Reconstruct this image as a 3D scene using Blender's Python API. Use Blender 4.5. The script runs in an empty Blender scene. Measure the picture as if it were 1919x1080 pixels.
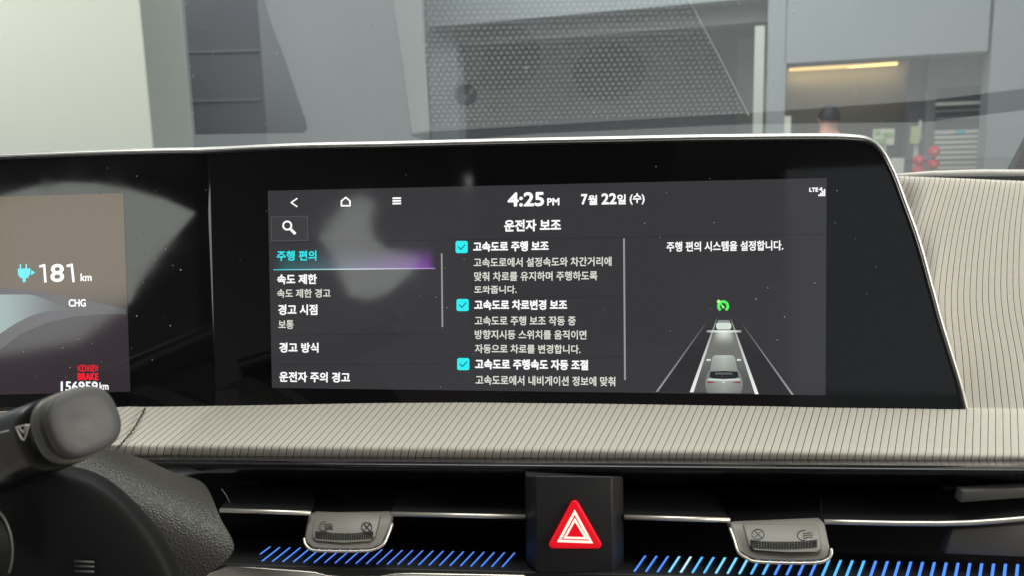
import bpy, bmesh, math, random
import numpy as np
from mathutils import Vector, Matrix
random.seed(7); rng = np.random.default_rng(7)
SC = bpy.context.scene
COL = SC.collection
R_ = math.radians

# ------------------------------------------------------------------ camera
FPX = 1507.0
CAM = Vector((0, 0, 1.2))
ROT = Matrix.Rotation(R_(90 - 9.0), 3, 'X') @ Matrix.Rotation(R_(-1.5), 3, 'Z')
cd = bpy.data.cameras.new('camera'); cam = bpy.data.objects.new('camera', cd); COL.objects.link(cam)
cam.matrix_world = Matrix.Translation(CAM) @ ROT.to_4x4()
cd.sensor_width = 36; cd.lens = 18 * FPX / 959.5
cd.clip_start = .02; cd.clip_end = 100
cd.dof.use_dof = True; cd.dof.focus_distance = .412; cd.dof.aperture_fstop = 17
SC.camera = cam

# ------------------------------------------------------------------ light
w = bpy.data.worlds.new('World'); SC.world = w; w.use_nodes = True
w.node_tree.nodes['Background'].inputs[0].default_value = (.90, .96, 1, 1)
w.node_tree.nodes['Background'].inputs[1].default_value = .40
SC.view_settings.view_transform = 'Standard'; SC.view_settings.look = 'None'
SC.view_settings.exposure = 0; SC.view_settings.gamma = 1
try: SC.cycles.use_denoising = True
except Exception: pass
SC.cycles.max_bounces = 8; SC.cycles.transparent_max_bounces = 12
SC.cycles.sample_clamp_indirect = 6

def area(name, loc, target, sx, sy, power, col):
    l = bpy.data.lights.new(name, 'AREA'); l.shape = 'RECTANGLE'; l.size = sx; l.size_y = sy
    l.energy = power; l.color = col
    o = bpy.data.objects.new(name, l); COL.objects.link(o); o.location = loc
    o.rotation_euler = (Vector(target) - Vector(loc)).to_track_quat('-Z', 'Y').to_euler()
    return o
area('ceiling_lamp', (.15, .60, 3.0), (.1, .45, 1.0), 1.9, 1.3, 49, (1, .965, .89))
area('ceiling_lamp', (.5, 5.0, 4.6), (.5, 6.5, 0), 5, 2.5, 200, (1, .98, .95))
area('ceiling_lamp', (-5.5, 3.2, 4.2), (-5, 5, 1.5), 3, 1.5, 230, (1, .98, .92))
area('added_lamp', (-2.0, -4.1, 1.75), (-.35, .42, 1.15), 4.4, 2.0, 80, (.96, 1, .93))  # lamp added for the pale reflections on the display
area('added_lamp', (2.4, -.5, 1.9), (.2, .40, 1.05), 1.4, .9, 48, (1, .92, .82))  # lamp added outside the right door to brighten faces turned right

# ------------------------------------------------------------------ helpers
def ray(px, py): return ROT @ Vector(((px - 959.5) / FPX, (540 - py) / FPX, -1))
def P(px, py, D): return CAM + ray(px, py) * D
def lerp(a, b, t): return a + (b - a) * t
def interp(x, xs, ys): return float(np.interp(x, xs, ys))
def sstep(a, b, x):
    t = min(1, max(0, (x - a) / (b - a))); return t * t * (3 - 2 * t)

def empty(name, loc, label, cat, group=None):
    o = bpy.data.objects.new(name, None); COL.objects.link(o); o.location = loc
    o.empty_display_size = .05
    tag(o, label, cat, group); return o
def tag(o, label=None, cat=None, group=None, kind=None):
    if label: o['label'] = label
    if cat: o['category'] = cat
    if group: o['group'] = group
    if kind: o['kind'] = kind
    return o
def wloc(p):
    v = Vector((0, 0, 0))
    while p is not None: v += p.location; p = p.parent
    return v
def mesh(name, verts, faces, mat, parent=None, smooth=False, mats=None, midx=None):
    off = wloc(parent)
    me = bpy.data.meshes.new(name)
    me.from_pydata([tuple(Vector(v) - off) for v in verts], [], faces)
    for m in (mats or [mat]): me.materials.append(m)
    if midx is not None: me.polygons.foreach_set('material_index', midx)
    if smooth: me.polygons.foreach_set('use_smooth', [True] * len(me.polygons))
    me.update()
    o = bpy.data.objects.new(name, me); COL.objects.link(o); o.parent = parent
    return o
def fixn(o):
    bm = bmesh.new(); bm.from_mesh(o.data); bmesh.ops.recalc_face_normals(bm, faces=bm.faces); bm.to_mesh(o.data); bm.free(); return o
def bevel(o, wd, seg=2, ang=35):
    m = o.modifiers.new('b', 'BEVEL'); m.width = wd; m.segments = seg; m.limit_method = 'ANGLE'; m.angle_limit = R_(ang)
    o.data.polygons.foreach_set('use_smooth', [True] * len(o.data.polygons)); return o

class MB:
    def __init__(s): s.v = []; s.f = []
    def add(s, v, f):
        n = len(s.v); s.v += [Vector(q) for q in v]; s.f += [tuple(i + n for i in q) for q in f]
    def box(s, a, b):
        x0, y0, z0 = a; x1, y1, z1 = b
        s.add([(x0,y0,z0),(x1,y0,z0),(x1,y1,z0),(x0,y1,z0),(x0,y0,z1),(x1,y0,z1),(x1,y1,z1),(x0,y1,z1)],
              [(0,3,2,1),(4,5,6,7),(0,1,5,4),(1,2,6,5),(2,3,7,6),(3,0,4,7)])
    def prism(s, pts, back):
        """pts: front polygon (Vectors), back: vector or list of Vectors"""
        n = len(pts)
        bk = [p + back for p in pts] if isinstance(back, Vector) else back
        s.add(list(pts) + list(bk), [tuple(range(n)), tuple(range(2*n-1, n-1, -1))] + [(i, n+i, n+(i+1)%n, (i+1)%n) for i in range(n)])
    def tube(s, pts, r, n=8, cap=True):
        pts = [Vector(p) for p in pts]; rings = []
        prev = None
        for i, p in enumerate(pts):
            t = (pts[min(i+1, len(pts)-1)] - pts[max(i-1, 0)]).normalized()
            if prev is None:
                u = t.cross(Vector((0, 0, 1)));
                if u.length < 1e-3: u = t.cross(Vector((1, 0, 0)))
            else: u = prev - t * prev.dot(t)
            u.normalize(); prev = u; v_ = t.cross(u)
            rr = r[i] if isinstance(r, (list, tuple)) else r
            rings.append([p + (u*math.cos(a) + v_*math.sin(a))*rr for a in [2*math.pi*k/n for k in range(n)]])
        b = len(s.v); s.v += [q for rg in rings for q in rg]
        for i in range(len(pts)-1):
            for k in range(n):
                s.f.append((b+i*n+k, b+i*n+(k+1)%n, b+(i+1)*n+(k+1)%n, b+(i+1)*n+k))
        if cap:
            s.f.append(tuple(b+k for k in range(n))[::-1]); s.f.append(tuple(b+(len(pts)-1)*n+k for k in range(n)))
    def grid(s, rows, close=False):
        nr, nc = len(rows), len(rows[0]); b = len(s.v)
        s.v += [Vector(q) for r in rows for q in r]
        for i in range(nr-1):
            for k in range(nc if close else nc-1):
                s.f.append((b+i*nc+k, b+i*nc+(k+1)%nc, b+(i+1)*nc+(k+1)%nc, b+(i+1)*nc+k))
    def lathe(s, c, prof, n=20):
        """prof: list of (r, z) about vertical axis at c"""
        c = Vector(c); s.grid([[c + Vector((r*math.cos(2*math.pi*k/n), r*math.sin(2*math.pi*k/n), z)) for k in range(n)] for r, z in prof], True)
    def build(s, name, mat, parent=None, smooth=False, fix=True):
        o = mesh(name, s.v, s.f, mat, parent, smooth)
        return fixn(o) if fix else o

def catmull(pts, n):
    """resample an open polyline smoothly: n points per span"""
    A = np.array(pts, float); out = []
    for i in range(len(A)-1):
        p0 = A[max(i-1, 0)]; p1 = A[i]; p2 = A[i+1]; p3 = A[min(i+2, len(A)-1)]
        for k in range(n):
            t = k/n
            out.append(.5*((2*p1)+(-p0+p2)*t+(2*p0-5*p1+4*p2-p3)*t*t+(-p0+3*p1-3*p2+p3)*t**3))
    out.append(A[-1]); return np.array(out)

# ------------------------------------------------------------------ materials
def mat(name, base, rough=.5, metal=0, spec=.5, emit=None, es=1, bump=None, vary=None, coat=0):
    m = bpy.data.materials.new(name); m.use_nodes = True
    nt = m.node_tree; b = nt.nodes['Principled BSDF']
    b.inputs['Base Color'].default_value = (*base, 1); b.inputs['Roughness'].default_value = rough
    b.inputs['Metallic'].default_value = metal; b.inputs['Specular IOR Level'].default_value = spec
    b.inputs['Coat Weight'].default_value = coat
    if emit is not None:
        b.inputs['Emission Color'].default_value = (*emit, 1); b.inputs['Emission Strength'].default_value = es
    if bump or vary:
        tc = nt.nodes.new('ShaderNodeTexCoord')
    if bump:
        sc_, st, dist, kind = bump
        if kind == 'vor':
            t = nt.nodes.new('ShaderNodeTexVoronoi'); t.feature = 'DISTANCE_TO_EDGE'; out = t.outputs['Distance']
        else:
            t = nt.nodes.new('ShaderNodeTexNoise'); t.inputs['Detail'].default_value = 3; out = t.outputs['Fac']
        t.inputs['Scale'].default_value = sc_; nt.links.new(tc.outputs['Object'], t.inputs['Vector'])
        bp = nt.nodes.new('ShaderNodeBump'); bp.inputs['Strength'].default_value = st; bp.inputs['Distance'].default_value = dist
        nt.links.new(out, bp.inputs['Height']); nt.links.new(bp.outputs['Normal'], b.inputs['Normal'])
    if vary:
        sc_, amt = vary
        n = nt.nodes.new('ShaderNodeTexNoise'); n.inputs['Scale'].default_value = sc_; n.inputs['Detail'].default_value = 5
        nt.links.new(tc.outputs['Object'], n.inputs['Vector'])
        mx = nt.nodes.new('ShaderNodeMix'); mx.data_type = 'RGBA'
        mx.inputs[6].default_value = (*[c*(1-amt) for c in base], 1); mx.inputs[7].default_value = (*[min(1, c*(1+amt)) for c in base], 1)
        nt.links.new(n.outputs['Fac'], mx.inputs[0]); nt.links.new(mx.outputs[2], b.inputs['Base Color'])
    return m
def lcd(name, col, s=1.0, rough=.07):
    return mat(name, (.004, .004, .005), rough, 0, .5, col, s)
def lcd_attr(name, s=1.0):
    m = lcd(name, (0, 0, 0), s); nt = m.node_tree
    a = nt.nodes.new('ShaderNodeAttribute'); a.attribute_name = 'Col'
    nt.links.new(a.outputs['Color'], nt.nodes['Principled BSDF'].inputs['Emission Color']); return m
def srgb(r, g, b):
    f = lambda c: (c/255/12.92) if c/255 <= .04045 else ((c/255+.055)/1.055)**2.4
    return (f(r), f(g), f(b))

M = dict(
    fabric=mat('rib_fabric', (.58, .550, .488), .85, 0, .25, bump=(1500, .22, .0002, 'noise'), vary=(700, .10)),
    rib_dark=mat("rib_groove", (.11, .10, .085), .9, 0, .1),  # darker base colour for the groove faces
    seam=mat('seam_thread', (.06, .055, .05), .8),
    gloss=mat('gloss_black', (.010, .010, .012), .22, 0, .5),
    plastic=mat('black_plastic', (.020, .020, .021), .46, 0, .4, bump=(2200, .12, .0001, 'noise')),
    shade=mat('vent_plastic_shade', (.005, .005, .006), .6, 0, .12),  # vent interior black; on the tab necks it paints in shade
    grey=mat('grey_plastic', (.085, .083, .078), .5, 0, .4, bump=(2600, .15, .0001, 'noise')),
    tab=mat('tab_plastic', (.21, .20, .175), .38, 0, .5, bump=(2600, .2, .00012, 'noise')),
    grip=mat('grip_plastic', (.035, .034, .032), .5),
    leather=mat('grain_plastic', (.052, .050, .046), .42, 0, .5, bump=(680, .8, .0006, 'vor')),
    shroud=mat('column_plastic', (.008, .0085, .009), .6, 0, .22, bump=(2600, .25, .00012, 'noise'), vary=(30, .2)),
    stalk=mat('stalk_satin', (.085, .085, .085), .48, 0, .4, bump=(3000, .08, .0001, 'noise')),
    stalkg=mat('stalk_gloss', (.008, .008, .008), .28, 0, .3),
    collar=mat('stalk_collar', (.13, .125, .105), .35, 0, .5),
    chrome=mat('satin_chrome', (.84, .79, .70), .36, .75),
    silver=mat('silver_trim', (.72, .69, .62), .30, 1),
    bezel=mat('bezel_silver', (.80, .78, .74), .36, .85),
    glass=mat('panel_glass', (.006, .006, .007), .035, 0, .62),
    screen=lcd('screen_black', srgb(55, 55, 58), 1.0),
    white=lcd('pixel_white', (1, 1, 1), 1.05), pale=lcd('pixel_pale', (.80, .82, .72), .92),
    cyan=lcd('pixel_cyan', (.03, .86, .90), 1.0), ink=lcd('pixel_ink', srgb(20, 60, 70), 1),
    line=lcd('pixel_line', srgb(150, 150, 155), 1), faint=lcd('pixel_faint', srgb(62, 62, 66), .75),
    box=lcd('pixel_box', srgb(64, 64, 67), .9), rule=lcd('pixel_rule', srgb(38, 38, 42), 1), edge=lcd('pixel_edge', srgb(92, 92, 96), 1),
    green=lcd('pixel_green', (.10, .92, .13), 1), red=lcd('pixel_red', (.95, .015, .03), 1),
    attr=lcd_attr('pixel_picture', 1.0),
    redlens=mat('red_lens', (.55, .004, .012), .18, 0, .5, (1, .005, .018), .55, coat=.4),
    whiteline=mat('lit_line', (.8, .75, .65), .3, 0, .5, (1, .84, .72), .95),
    dashtop=mat('dash_top', (.31, .325, .335), .6, 0, .4, bump=(900, .3, .0004, 'vor')),
    band=mat('dash_band', (.48, .50, .49), .55, 0, .4),
    dark=mat('dash_dark', (.014, .014, .016), .6, 0, .3),
    gback=mat('grille_back', (.235, .245, .26), .6), grille=mat('grille_metal', (.52, .54, .54), .5, 0, .5), lip=mat('lip_grey', (.75, .74, .70), .6),
    cone=mat('speaker_cone', (.15, .155, .165), .7),
    cabin=mat('headliner', (.36, .34, .34), .9, 0, .1, bump=(300, .3, .001, 'noise')),
)

def smear(m, lo, hi, sc_):
    nt = m.node_tree; b = nt.nodes['Principled BSDF']; tc = nt.nodes.new('ShaderNodeTexCoord'); n = nt.nodes.new('ShaderNodeTexNoise'); mp = nt.nodes.new('ShaderNodeMapRange')
    n.inputs['Scale'].default_value = sc_; n.inputs['Detail'].default_value = 6; n.inputs['Distortion'].default_value = 1.2
    mp.inputs['From Min'].default_value = .38; mp.inputs['From Max'].default_value = .72; mp.inputs['To Min'].default_value = lo; mp.inputs['To Max'].default_value = hi
    nt.links.new(tc.outputs['Object'], n.inputs['Vector']); nt.links.new(n.outputs['Fac'], mp.inputs['Value']); nt.links.new(mp.outputs['Result'], b.inputs['Roughness'])
smear(M['glass'], .035, .065, 28); smear(M['screen'], .05, .085, 28); smear(M['stalk'], .42, .6, 60); smear(M['gloss'], .16, .34, 40)
# ================================================================== the showroom beyond the windscreen
W0 = P(1440, 120, 7.6); WD = Vector((math.cos(R_(-20)), math.sin(R_(-20)), 0)); WN = Vector((-WD.y, WD.x, 0))   # WN points away from camera
if WN.y < 0: WN = -WN
def onwall(px, py, off=0):
    d = ray(px, py); q = W0 + WN*off
    t = (q - CAM).dot(WN) / d.dot(WN); h = CAM + d*t
    return (h - W0).dot(WD), h.z
def wallbox(x0, x1, y0, y1, off=0, thick=.2, floor=False, y0r=None):
    """box on the back-wall line covering the given picture span, off metres behind it"""
    ym = (y0 + min(y1, 330))/2; xm = (x0+x1)/2
    a0 = onwall(x0, ym, off)[0]; a1 = onwall(x1, ym, off)[0]
    z1 = onwall(xm, y0, off)[1]; z0 = 0.004 if floor else onwall(xm, y1, off)[1]
    b = MB(); q = lambda a, o, z: Vector((W0.x, W0.y, 0)) + WD*a + WN*o + Vector((0, 0, z))
    v = [q(a, o, z) for z in (z0, z1) for o in (off, off+thick) for a in (a0, a1)]
    b.add(v, [(0,1,3,2),(4,6,7,5),(0,4,5,1),(2,3,7,6),(0,2,6,4),(1,5,7,3)])
    return b
gm = dict(
    cream=mat('cream_paint', (.80, .79, .67), .6, vary=(1.2, .04)),
    strip=mat('grey_green_paint', (.34, .37, .33), .6, vary=(2, .06)),
    slate=mat('slate_panel', (.16, .165, .19), .55, vary=(1.5, .1)),
    blue=mat('blue_grey_paint', (.35, .38, .40), .6, vary=(1.3, .06)),
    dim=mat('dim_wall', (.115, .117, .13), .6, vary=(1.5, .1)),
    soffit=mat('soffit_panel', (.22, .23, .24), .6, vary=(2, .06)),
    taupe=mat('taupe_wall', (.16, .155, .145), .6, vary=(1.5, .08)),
    post=mat('post_paint', (.62, .64, .60), .5),
    black=mat('dark_louvre', (.04, .045, .055), .5), slat=mat('shutter_slat', (.74, .75, .66), .5),
    floor=mat('epoxy_floor', (.28, .29, .29), .35, vary=(.8, .12)),
    warm=mat('warm_tube', (.8, .6, .3), .5, emit=(1, .66, .27), es=1.6),
    redr=mat('red_reflector', (.90, .03, .05), .35), reds=mat('red_reflector_face', (.95, .22, .22), .4),
    yell=mat('pale_yellow', (.62, .62, .33), .5), wht=mat('white_paint', (.85, .86, .74), .5),
    lime=mat('green_print', (.45, .62, .25), .6), sky=mat('cyan_sticker', (.10, .55, .70), .5),
    skin=mat('skin', (.78, .40, .27), .55, vary=(30, .08)), hair=mat('black_hair', (.012, .012, .016), .5, bump=(120, .5, .004, 'noise')),
    shirt=mat('navy_shirt', (.03, .035, .05), .85), jean=mat('dark_trousers', (.03, .03, .035), .85),
)
fl = MB(); fl.box((-40, -25, -.3), (40, 45, 0)); tag(fl.build('floor', gm['floor']), kind='structure')
def put(b, name, m, label, cat, group=None): return tag(b.build(name, m), label, cat, group)
def vbox(px0, px1, ytop, Y, thick, floor=True):
    d0, d1 = ray(px0, 140), ray(px1, 140); a = CAM + d0*(Y/d0.y); b_ = CAM + d1*(Y/d1.y)
    dt = ray((px0+px1)/2, ytop); zt = (CAM + dt*(Y/dt.y)).z
    b = MB(); b.box((a.x, Y, .004), (b_.x, Y+thick, zt)); return b
put(vbox(-900, 272, -260, 5.0, .02), 'wall', gm['cream'], 'bright cream wall panel filling the far left of the windscreen view', 'wall')
put(vbox(200, 349, -260, 5.6, .02), 'wall_pillar', gm['strip'], 'narrow grey green pillar at the edge of the cream wall', 'pillar')
put(vbox(330, 491, -260, 6.2, .02), 'wall', gm['slate'], 'dark slate wall section right of the grey green pillar', 'wall')
for y_ in (95, 187):
    d0, d1, dm = ray(352, y_), ray(488, y_+4), ray(420, y_); a_ = CAM + d0*(6.19/d0.y); b_ = CAM + d1*(6.19/d1.y); z_ = (CAM + dm*(6.19/dm.y)).z
    b = MB(); b.box((a_.x, 6.19, z_-.009), (b_.x, 6.20, z_+.009)); put(b, 'wall_rail', gm['soffit'], 'thin pale rail across the dark slate wall, %s of two' % ('upper' if y_ < 100 else 'lower'), 'rail', 'rails on the slate wall')
put(vbox(480, 800, -260, 7.6, .2), 'wall', gm['soffit'], 'grey wall section behind the windscreen left of the speaker grille reflection', 'wall')
put(wallbox(760, 852, -300, 400, .3, .2, True), 'wall_pillar', gm['blue'], 'pale blue grey pier left of the wide dim bay', 'pillar')
put(wallbox(790, 1452, -320, 22, .0, .25), 'wall_lintel', gm['blue'], 'pale beam across the top of the wide dim bay', 'beam')
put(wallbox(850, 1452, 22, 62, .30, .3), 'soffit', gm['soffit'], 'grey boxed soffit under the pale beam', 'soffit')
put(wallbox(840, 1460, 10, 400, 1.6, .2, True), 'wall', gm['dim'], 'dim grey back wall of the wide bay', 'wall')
put(wallbox(1412, 1430, 48, 400, -.05, .12, True), 'steel_post', gm['post'], 'slim pale post at the right side of the wide bay', 'post')
# front wall with the doorway: one thing, pier + lintel + pier
bw = MB()
for a in (wallbox(1440, 1476, -320, 400, 0, .35, True), wallbox(1476, 1864, -320, 106, 0, .35), wallbox(1864, 2600, -320, 400, 0, .35, True)):
    bw.add(a.v, a.f)
put(bw, 'wall', gm['blue'], 'pale blue grey wall around the lit doorway opening', 'wall')
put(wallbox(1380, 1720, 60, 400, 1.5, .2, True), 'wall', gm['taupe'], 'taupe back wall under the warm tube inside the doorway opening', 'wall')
put(wallbox(1702, 1738, 60, 400, .75, .3, True), 'wall_pillar', gm['slate'], 'dark slate pillar between the taupe wall and the shutter wall', 'pillar')
put(wallbox(1736, 1900, 60, 400, .55, .2, True), 'wall', gm['soffit'], 'light grey wall holding the roller shutter', 'wall')
put(wallbox(1479, 1682, 121, 126.5, 1.36, .05), 'tube_lamp', gm['warm'], 'long warm glowing tube lamp at the top of the doorway opening', 'lamp')
l = area('tube_light', (P(1580, 132, 8.6)), (P(1580, 260, 9.6)), 1.2, .1, 3.5, (1, .72, .36)); 
# shutter
sh = empty('roller_shutter', Vector((W0.x, W0.y, 0)) + WD*onwall(1797, 250, .5)[0] + WN*.5, 'roller shutter with dark upper louvres and pale lower slats beside the doorway', 'shutter')
b = wallbox(1754, 1838, 163, 243, .50, .03); b.build('upper_louvre', gm['black'], sh)
b = wallbox(1754, 1838, 190, 196, .44, .05); b.build('light_rail', gm['slat'], sh)
b = wallbox(1754, 1838, 205, 208, .44, .05); b.build('rail', gm['soffit'], sh)
b = wallbox(1754, 1838, 219, 222, .44, .05); b.build('rail', gm['soffit'], sh)
b = MB()
for k in range(14):
    q = wallbox(1752, 1834, 243 + k*9.6, 243 + k*9.6 + 6.4, .42, .06); b.add(q.v, q.f)
b.build('lower_slats', gm['slat'], sh)
wallbox(1752, 1834, 243, 400, .485, .03, True).build('slat_backing', gm['soffit'], sh)
b = wallbox(1793, 1808, 242, 250, .40, .015); b.build('sticker', gm['sky'], sh)
# small things in the doorway
put(wallbox(1469, 1481, 217, 400, -.5, .06, True), 'guide_post', gm['wht'], 'short white post standing by the left edge of the doorway', 'post')
nb = empty('notice_board', Vector((W0.x, W0.y, 0)) + WD*onwall(1658, 256, .3)[0] + WN*.3, 'white and green notice board on a stand near the person', 'sign')
wallbox(1636, 1676, 241, 271, .3, .03).build('board', gm['wht'], nb)
wallbox(1652, 1660, 271, 400, .32, .03, True).build('stand', gm['post'], nb)
b = MB()
for (a0, a1, c0, c1) in ((1639, 1650, 244, 252), (1655, 1673, 247, 255), (1641, 1660, 259, 268)):
    q = wallbox(a0, a1, c0, c1, .285, .01); b.add(q.v, q.f)
b.build('print', gm['lime'], nb)
put(wallbox(1668, 1694, 296, 400, -.2, .3, True), 'storage_box', gm['wht'], 'pale box beside the corner of the display below the notice board', 'box')
pm = empty('charger_post', Vector((W0.x, W0.y, 0)) + WD*onwall(1716, 256, -.1)[0] - WN*.1, 'pale yellow control box on a slim grey post', 'post')
wallbox(1708, 1724, 236, 268, -.1, .12).build('box', gm['yell'], pm)
wallbox(1712, 1720, 268, 400, -.06, .06, True).build('pole', gm['post'], pm)
wallbox(1722, 1727, 224, 262, -.08, .05).build('antenna', gm['post'], pm)
def reflector_post(name, px, ys, off, label):
    a = onwall(px, ys[0], off)[0]; base = Vector((W0.x, W0.y, 0)) + WD*a + WN*off
    t = empty(name, base, label, 'marker post', 'posts with red reflectors')
    m = MB(); m.tube([base + WN*.03, base + WN*.03 + Vector((0, 0, onwall(px, ys[0], off)[1]))], .018); m.build('pole', gm['black'], t)
    for y in ys:
        c = base + Vector((0, 0, onwall(px, y, off)[1])); rr = .046
        m = MB(); n = 20
        ring = lambda r, o: [c + WD*(r*math.cos(2*math.pi*k/n)) + Vector((0, 0, r*math.sin(2*math.pi*k/n))) - WN*o for k in range(n)]
        m.grid([ring(.001, .03), ring(rr*.6, .028), ring(rr*.9, .018), ring(rr, .0), ring(rr, -.02)], True); d = m.build('reflector', gm['redr'], t, True)
        m = MB(); m.grid([ring(.001, .034), ring(rr*.42, .032)], True); m.build('reflector_face', gm['reds'], d, True)
reflector_post('reflector_post', 1722, (300, 320), -.5, 'lower post with red round reflectors beside the display corner')
reflector_post('reflector_post', 1751, (283, 307), -.5, 'taller post with red round reflectors in front of the shutter')

# the man seen from behind, one skinned body
def skinned(name, verts, edges, radii, m, parent=None, sub=2):
    o = mesh(name, verts, [], m, parent); me = o.data
    off = wloc(parent)
    me.clear_geometry(); me.from_pydata([tuple(Vector(v) - off) for v in verts], edges, [])
    bm = bmesh.new(); bm.from_mesh(me); ly = bm.verts.layers.skin.verify(); bm.verts.ensure_lookup_table()
    for i, v in enumerate(bm.verts):
        v[ly].radius = radii[i] if isinstance(radii[i], tuple) else (radii[i], radii[i]); v[ly].use_root = (i == 0)
    bm.to_mesh(me); bm.free()
    if not me.materials: me.materials.append(m)
    s = o.modifiers.new('s', 'SKIN'); s.use_smooth_shade = True
    u = o.modifiers.new('u', 'SUBSURF'); u.levels = sub; u.render_levels = sub
    return o
hd = ray(1556, 197); hp = CAM + hd*(6.4/hd.y); px_, py_, top = hp.x, 6.4, hp.z
per = empty('person', (px_, py_, 0), 'person with short black hair in a dark shirt seen from behind', 'person')
k = top/1.72
V = lambda x, y, z: Vector((px_+x*k, py_+y*k, z*k))
bv = [V(0,0,.95), V(0,0,1.10), V(0,0,1.28), V(0,.0,1.42), V(0,.01,1.50), V(0,.025,1.60), V(0,.025,1.66),
      V(-.17,0,1.41), V(-.24,.0,1.13), V(-.25,.06,.88), V(.17,0,1.41), V(.24,0,1.13), V(.25,.06,.88),
      V(-.09,0,.90), V(-.10,.0,.50), V(-.10,0,.08), V(-.10,.12,.035), V(.09,0,.90), V(.10,0,.50), V(.10,0,.08), V(.10,.12,.035)]
be = [(0,1),(1,2),(2,3),(3,4),(4,5),(5,6),(3,7),(7,8),(8,9),(3,10),(10,11),(11,12),(0,13),(13,14),(14,15),(15,16),(0,17),(17,18),(18,19),(19,20)]
br = [(.15*k,.10*k),(.14*k,.10*k),(.17*k,.11*k),(.10*k,.09*k),.056*k,(.078*k,.092*k),(.07*k,.085*k),.06*k,.047*k,.035*k,.06*k,.047*k,.035*k,.085*k,.06*k,.045*k,.04*k,.085*k,.06*k,.045*k,.04*k]
skinned('body', bv, be, br, gm['skin'], per)
for s in (-1, 1):
    m = MB(); c = V(s*.083, .01, 1.585)
    m.grid([[c + Vector((s*.012*math.sin(t)*k*(1 if r > .5 else .5), r*.018*k*math.cos(t), r*.034*k*math.sin(t)*1.0)) for t in [2*math.pi*q/10 for q in range(10)]] for r in (.05, .6, 1.0)], True)
    m.build('ear', gm['skin'], per, True)
m = MB(); c = V(0, .02, 1.62)
rows = []
for i in range(9):
    th = i/8*R_(98)
    rows.append([c + Vector((.089*k*math.sin(th)*math.cos(p), .104*k*math.sin(th)*math.sin(p) , .108*k*math.cos(th) + (.02*k*math.sin(p) if i > 5 else 0))) for p in [2*math.pi*q/20 for q in range(20)]])
m.grid(rows, True); m.build('hair', gm['hair'], per, True)
sv = [V(0,0,.93), V(0,0,1.10), V(0,0,1.28), V(0,0,1.425), V(-.17,0,1.40), V(-.235,0,1.18), V(.17,0,1.40), V(.235,0,1.18)]
skinned('shirt', sv, [(0,1),(1,2),(2,3),(3,4),(4,5),(3,6),(6,7)], [(.165*k,.115*k),(.155*k,.115*k),(.185*k,.125*k),(.115*k,.10*k),.075*k,.065*k,.075*k,.065*k], gm['shirt'], per)
tv = [V(0,0,.93), V(-.09,0,.88), V(-.10,0,.50), V(-.10,0,.10), V(.09,0,.88), V(.10,0,.50), V(.10,0,.10)]
skinned('trousers', tv, [(0,1),(1,2),(2,3),(0,4),(4,5),(5,6)], [(.16*k,.115*k),.10*k,.075*k,.065*k,.10*k,.075*k,.065*k], gm['jean'], per)

# ================================================================== windscreen and cabin
WS_Y, WS_Z, WS_S = 1.02, CAM.z - .035, .53            # base line and rise per metre
WSn = Vector((0, -WS_S, -1)).normalized()
ws = MB(); y1 = .02
ws.prism([Vector((-.78, WS_Y, WS_Z)), Vector((.78, WS_Y, WS_Z)), Vector((.70, y1, WS_Z + (WS_Y-y1)*WS_S)), Vector((-.70, y1, WS_Z + (WS_Y-y1)*WS_S))], -WSn*.0)
ws.f = ws.f[:1]
gmt = bpy.data.materials.new('windscreen_glass'); gmt.use_nodes = True; nt = gmt.node_tree; nt.nodes.clear()
o_ = nt.nodes.new('ShaderNodeOutputMaterial'); tr = nt.nodes.new('ShaderNodeBsdfTransparent'); gl = nt.nodes.new('ShaderNodeBsdfGlossy'); df = nt.nodes.new('ShaderNodeBsdfDiffuse')
tr.inputs[0].default_value = (.90, .95, .95, 1); gl.inputs['Roughness'].default_value = 0; df.inputs[0].default_value = (.7, .72, .74, 1)
fr = nt.nodes.new('ShaderNodeFresnel'); fr.inputs[0].default_value = 1.52
mu = nt.nodes.new('ShaderNodeMath'); mu.operation = 'MULTIPLY'; mu.inputs[1].default_value = 4.0; mu.use_clamp = True
m1 = nt.nodes.new('ShaderNodeMixShader'); m2 = nt.nodes.new('ShaderNodeMixShader'); m2.inputs[0].default_value = .05
L = nt.links.new
L(fr.outputs[0], mu.inputs[0]); L(mu.outputs[0], m1.inputs[0]); L(tr.outputs[0], m1.inputs[1]); L(gl.outputs[0], m1.inputs[2])
L(m1.outputs[0], m2.inputs[1]); L(df.outputs[0], m2.inputs[2]); L(m2.outputs[0], o_.inputs[0])
tag(ws.build('windscreen', gmt, fix=False), 'clear sloping windscreen mirroring the dashboard top', 'windscreen')

b = MB()
for _ in range(70):
    x, y = rng.uniform(300, 1900), rng.uniform(0, 240); d = ray(x, y); q = Vector((0, WS_Y, WS_Z)); h = CAM + d*((q-CAM).dot(WSn)/d.dot(WSn)) + WSn*.001
    r = abs(rng.normal(.0004, .0003))+.0002; u1 = Vector((1, 0, 0)); u2 = WSn.cross(u1)
    b.add([h + u1*(r*math.cos(t)) + u2*(r*math.sin(t)) for t in [k*math.pi/3 for k in range(6)]], [tuple(range(6))])
tag(b.build('dust', mat('glass_dust', (.62, .63, .62), .9), bpy.data.objects['windscreen'], fix=False), kind='stuff')
def refl(px, py, z):
    """point of the dashboard top that the windscreen mirrors at this place"""
    d = ray(px, py); q = Vector((0, WS_Y, WS_Z)); t = (q - CAM).dot(WSn)/d.dot(WSn); h = CAM + d*t
    r = d - WSn*(2*d.dot(WSn)); s = (z - h.z)/r.z; return h + r*s

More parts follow.
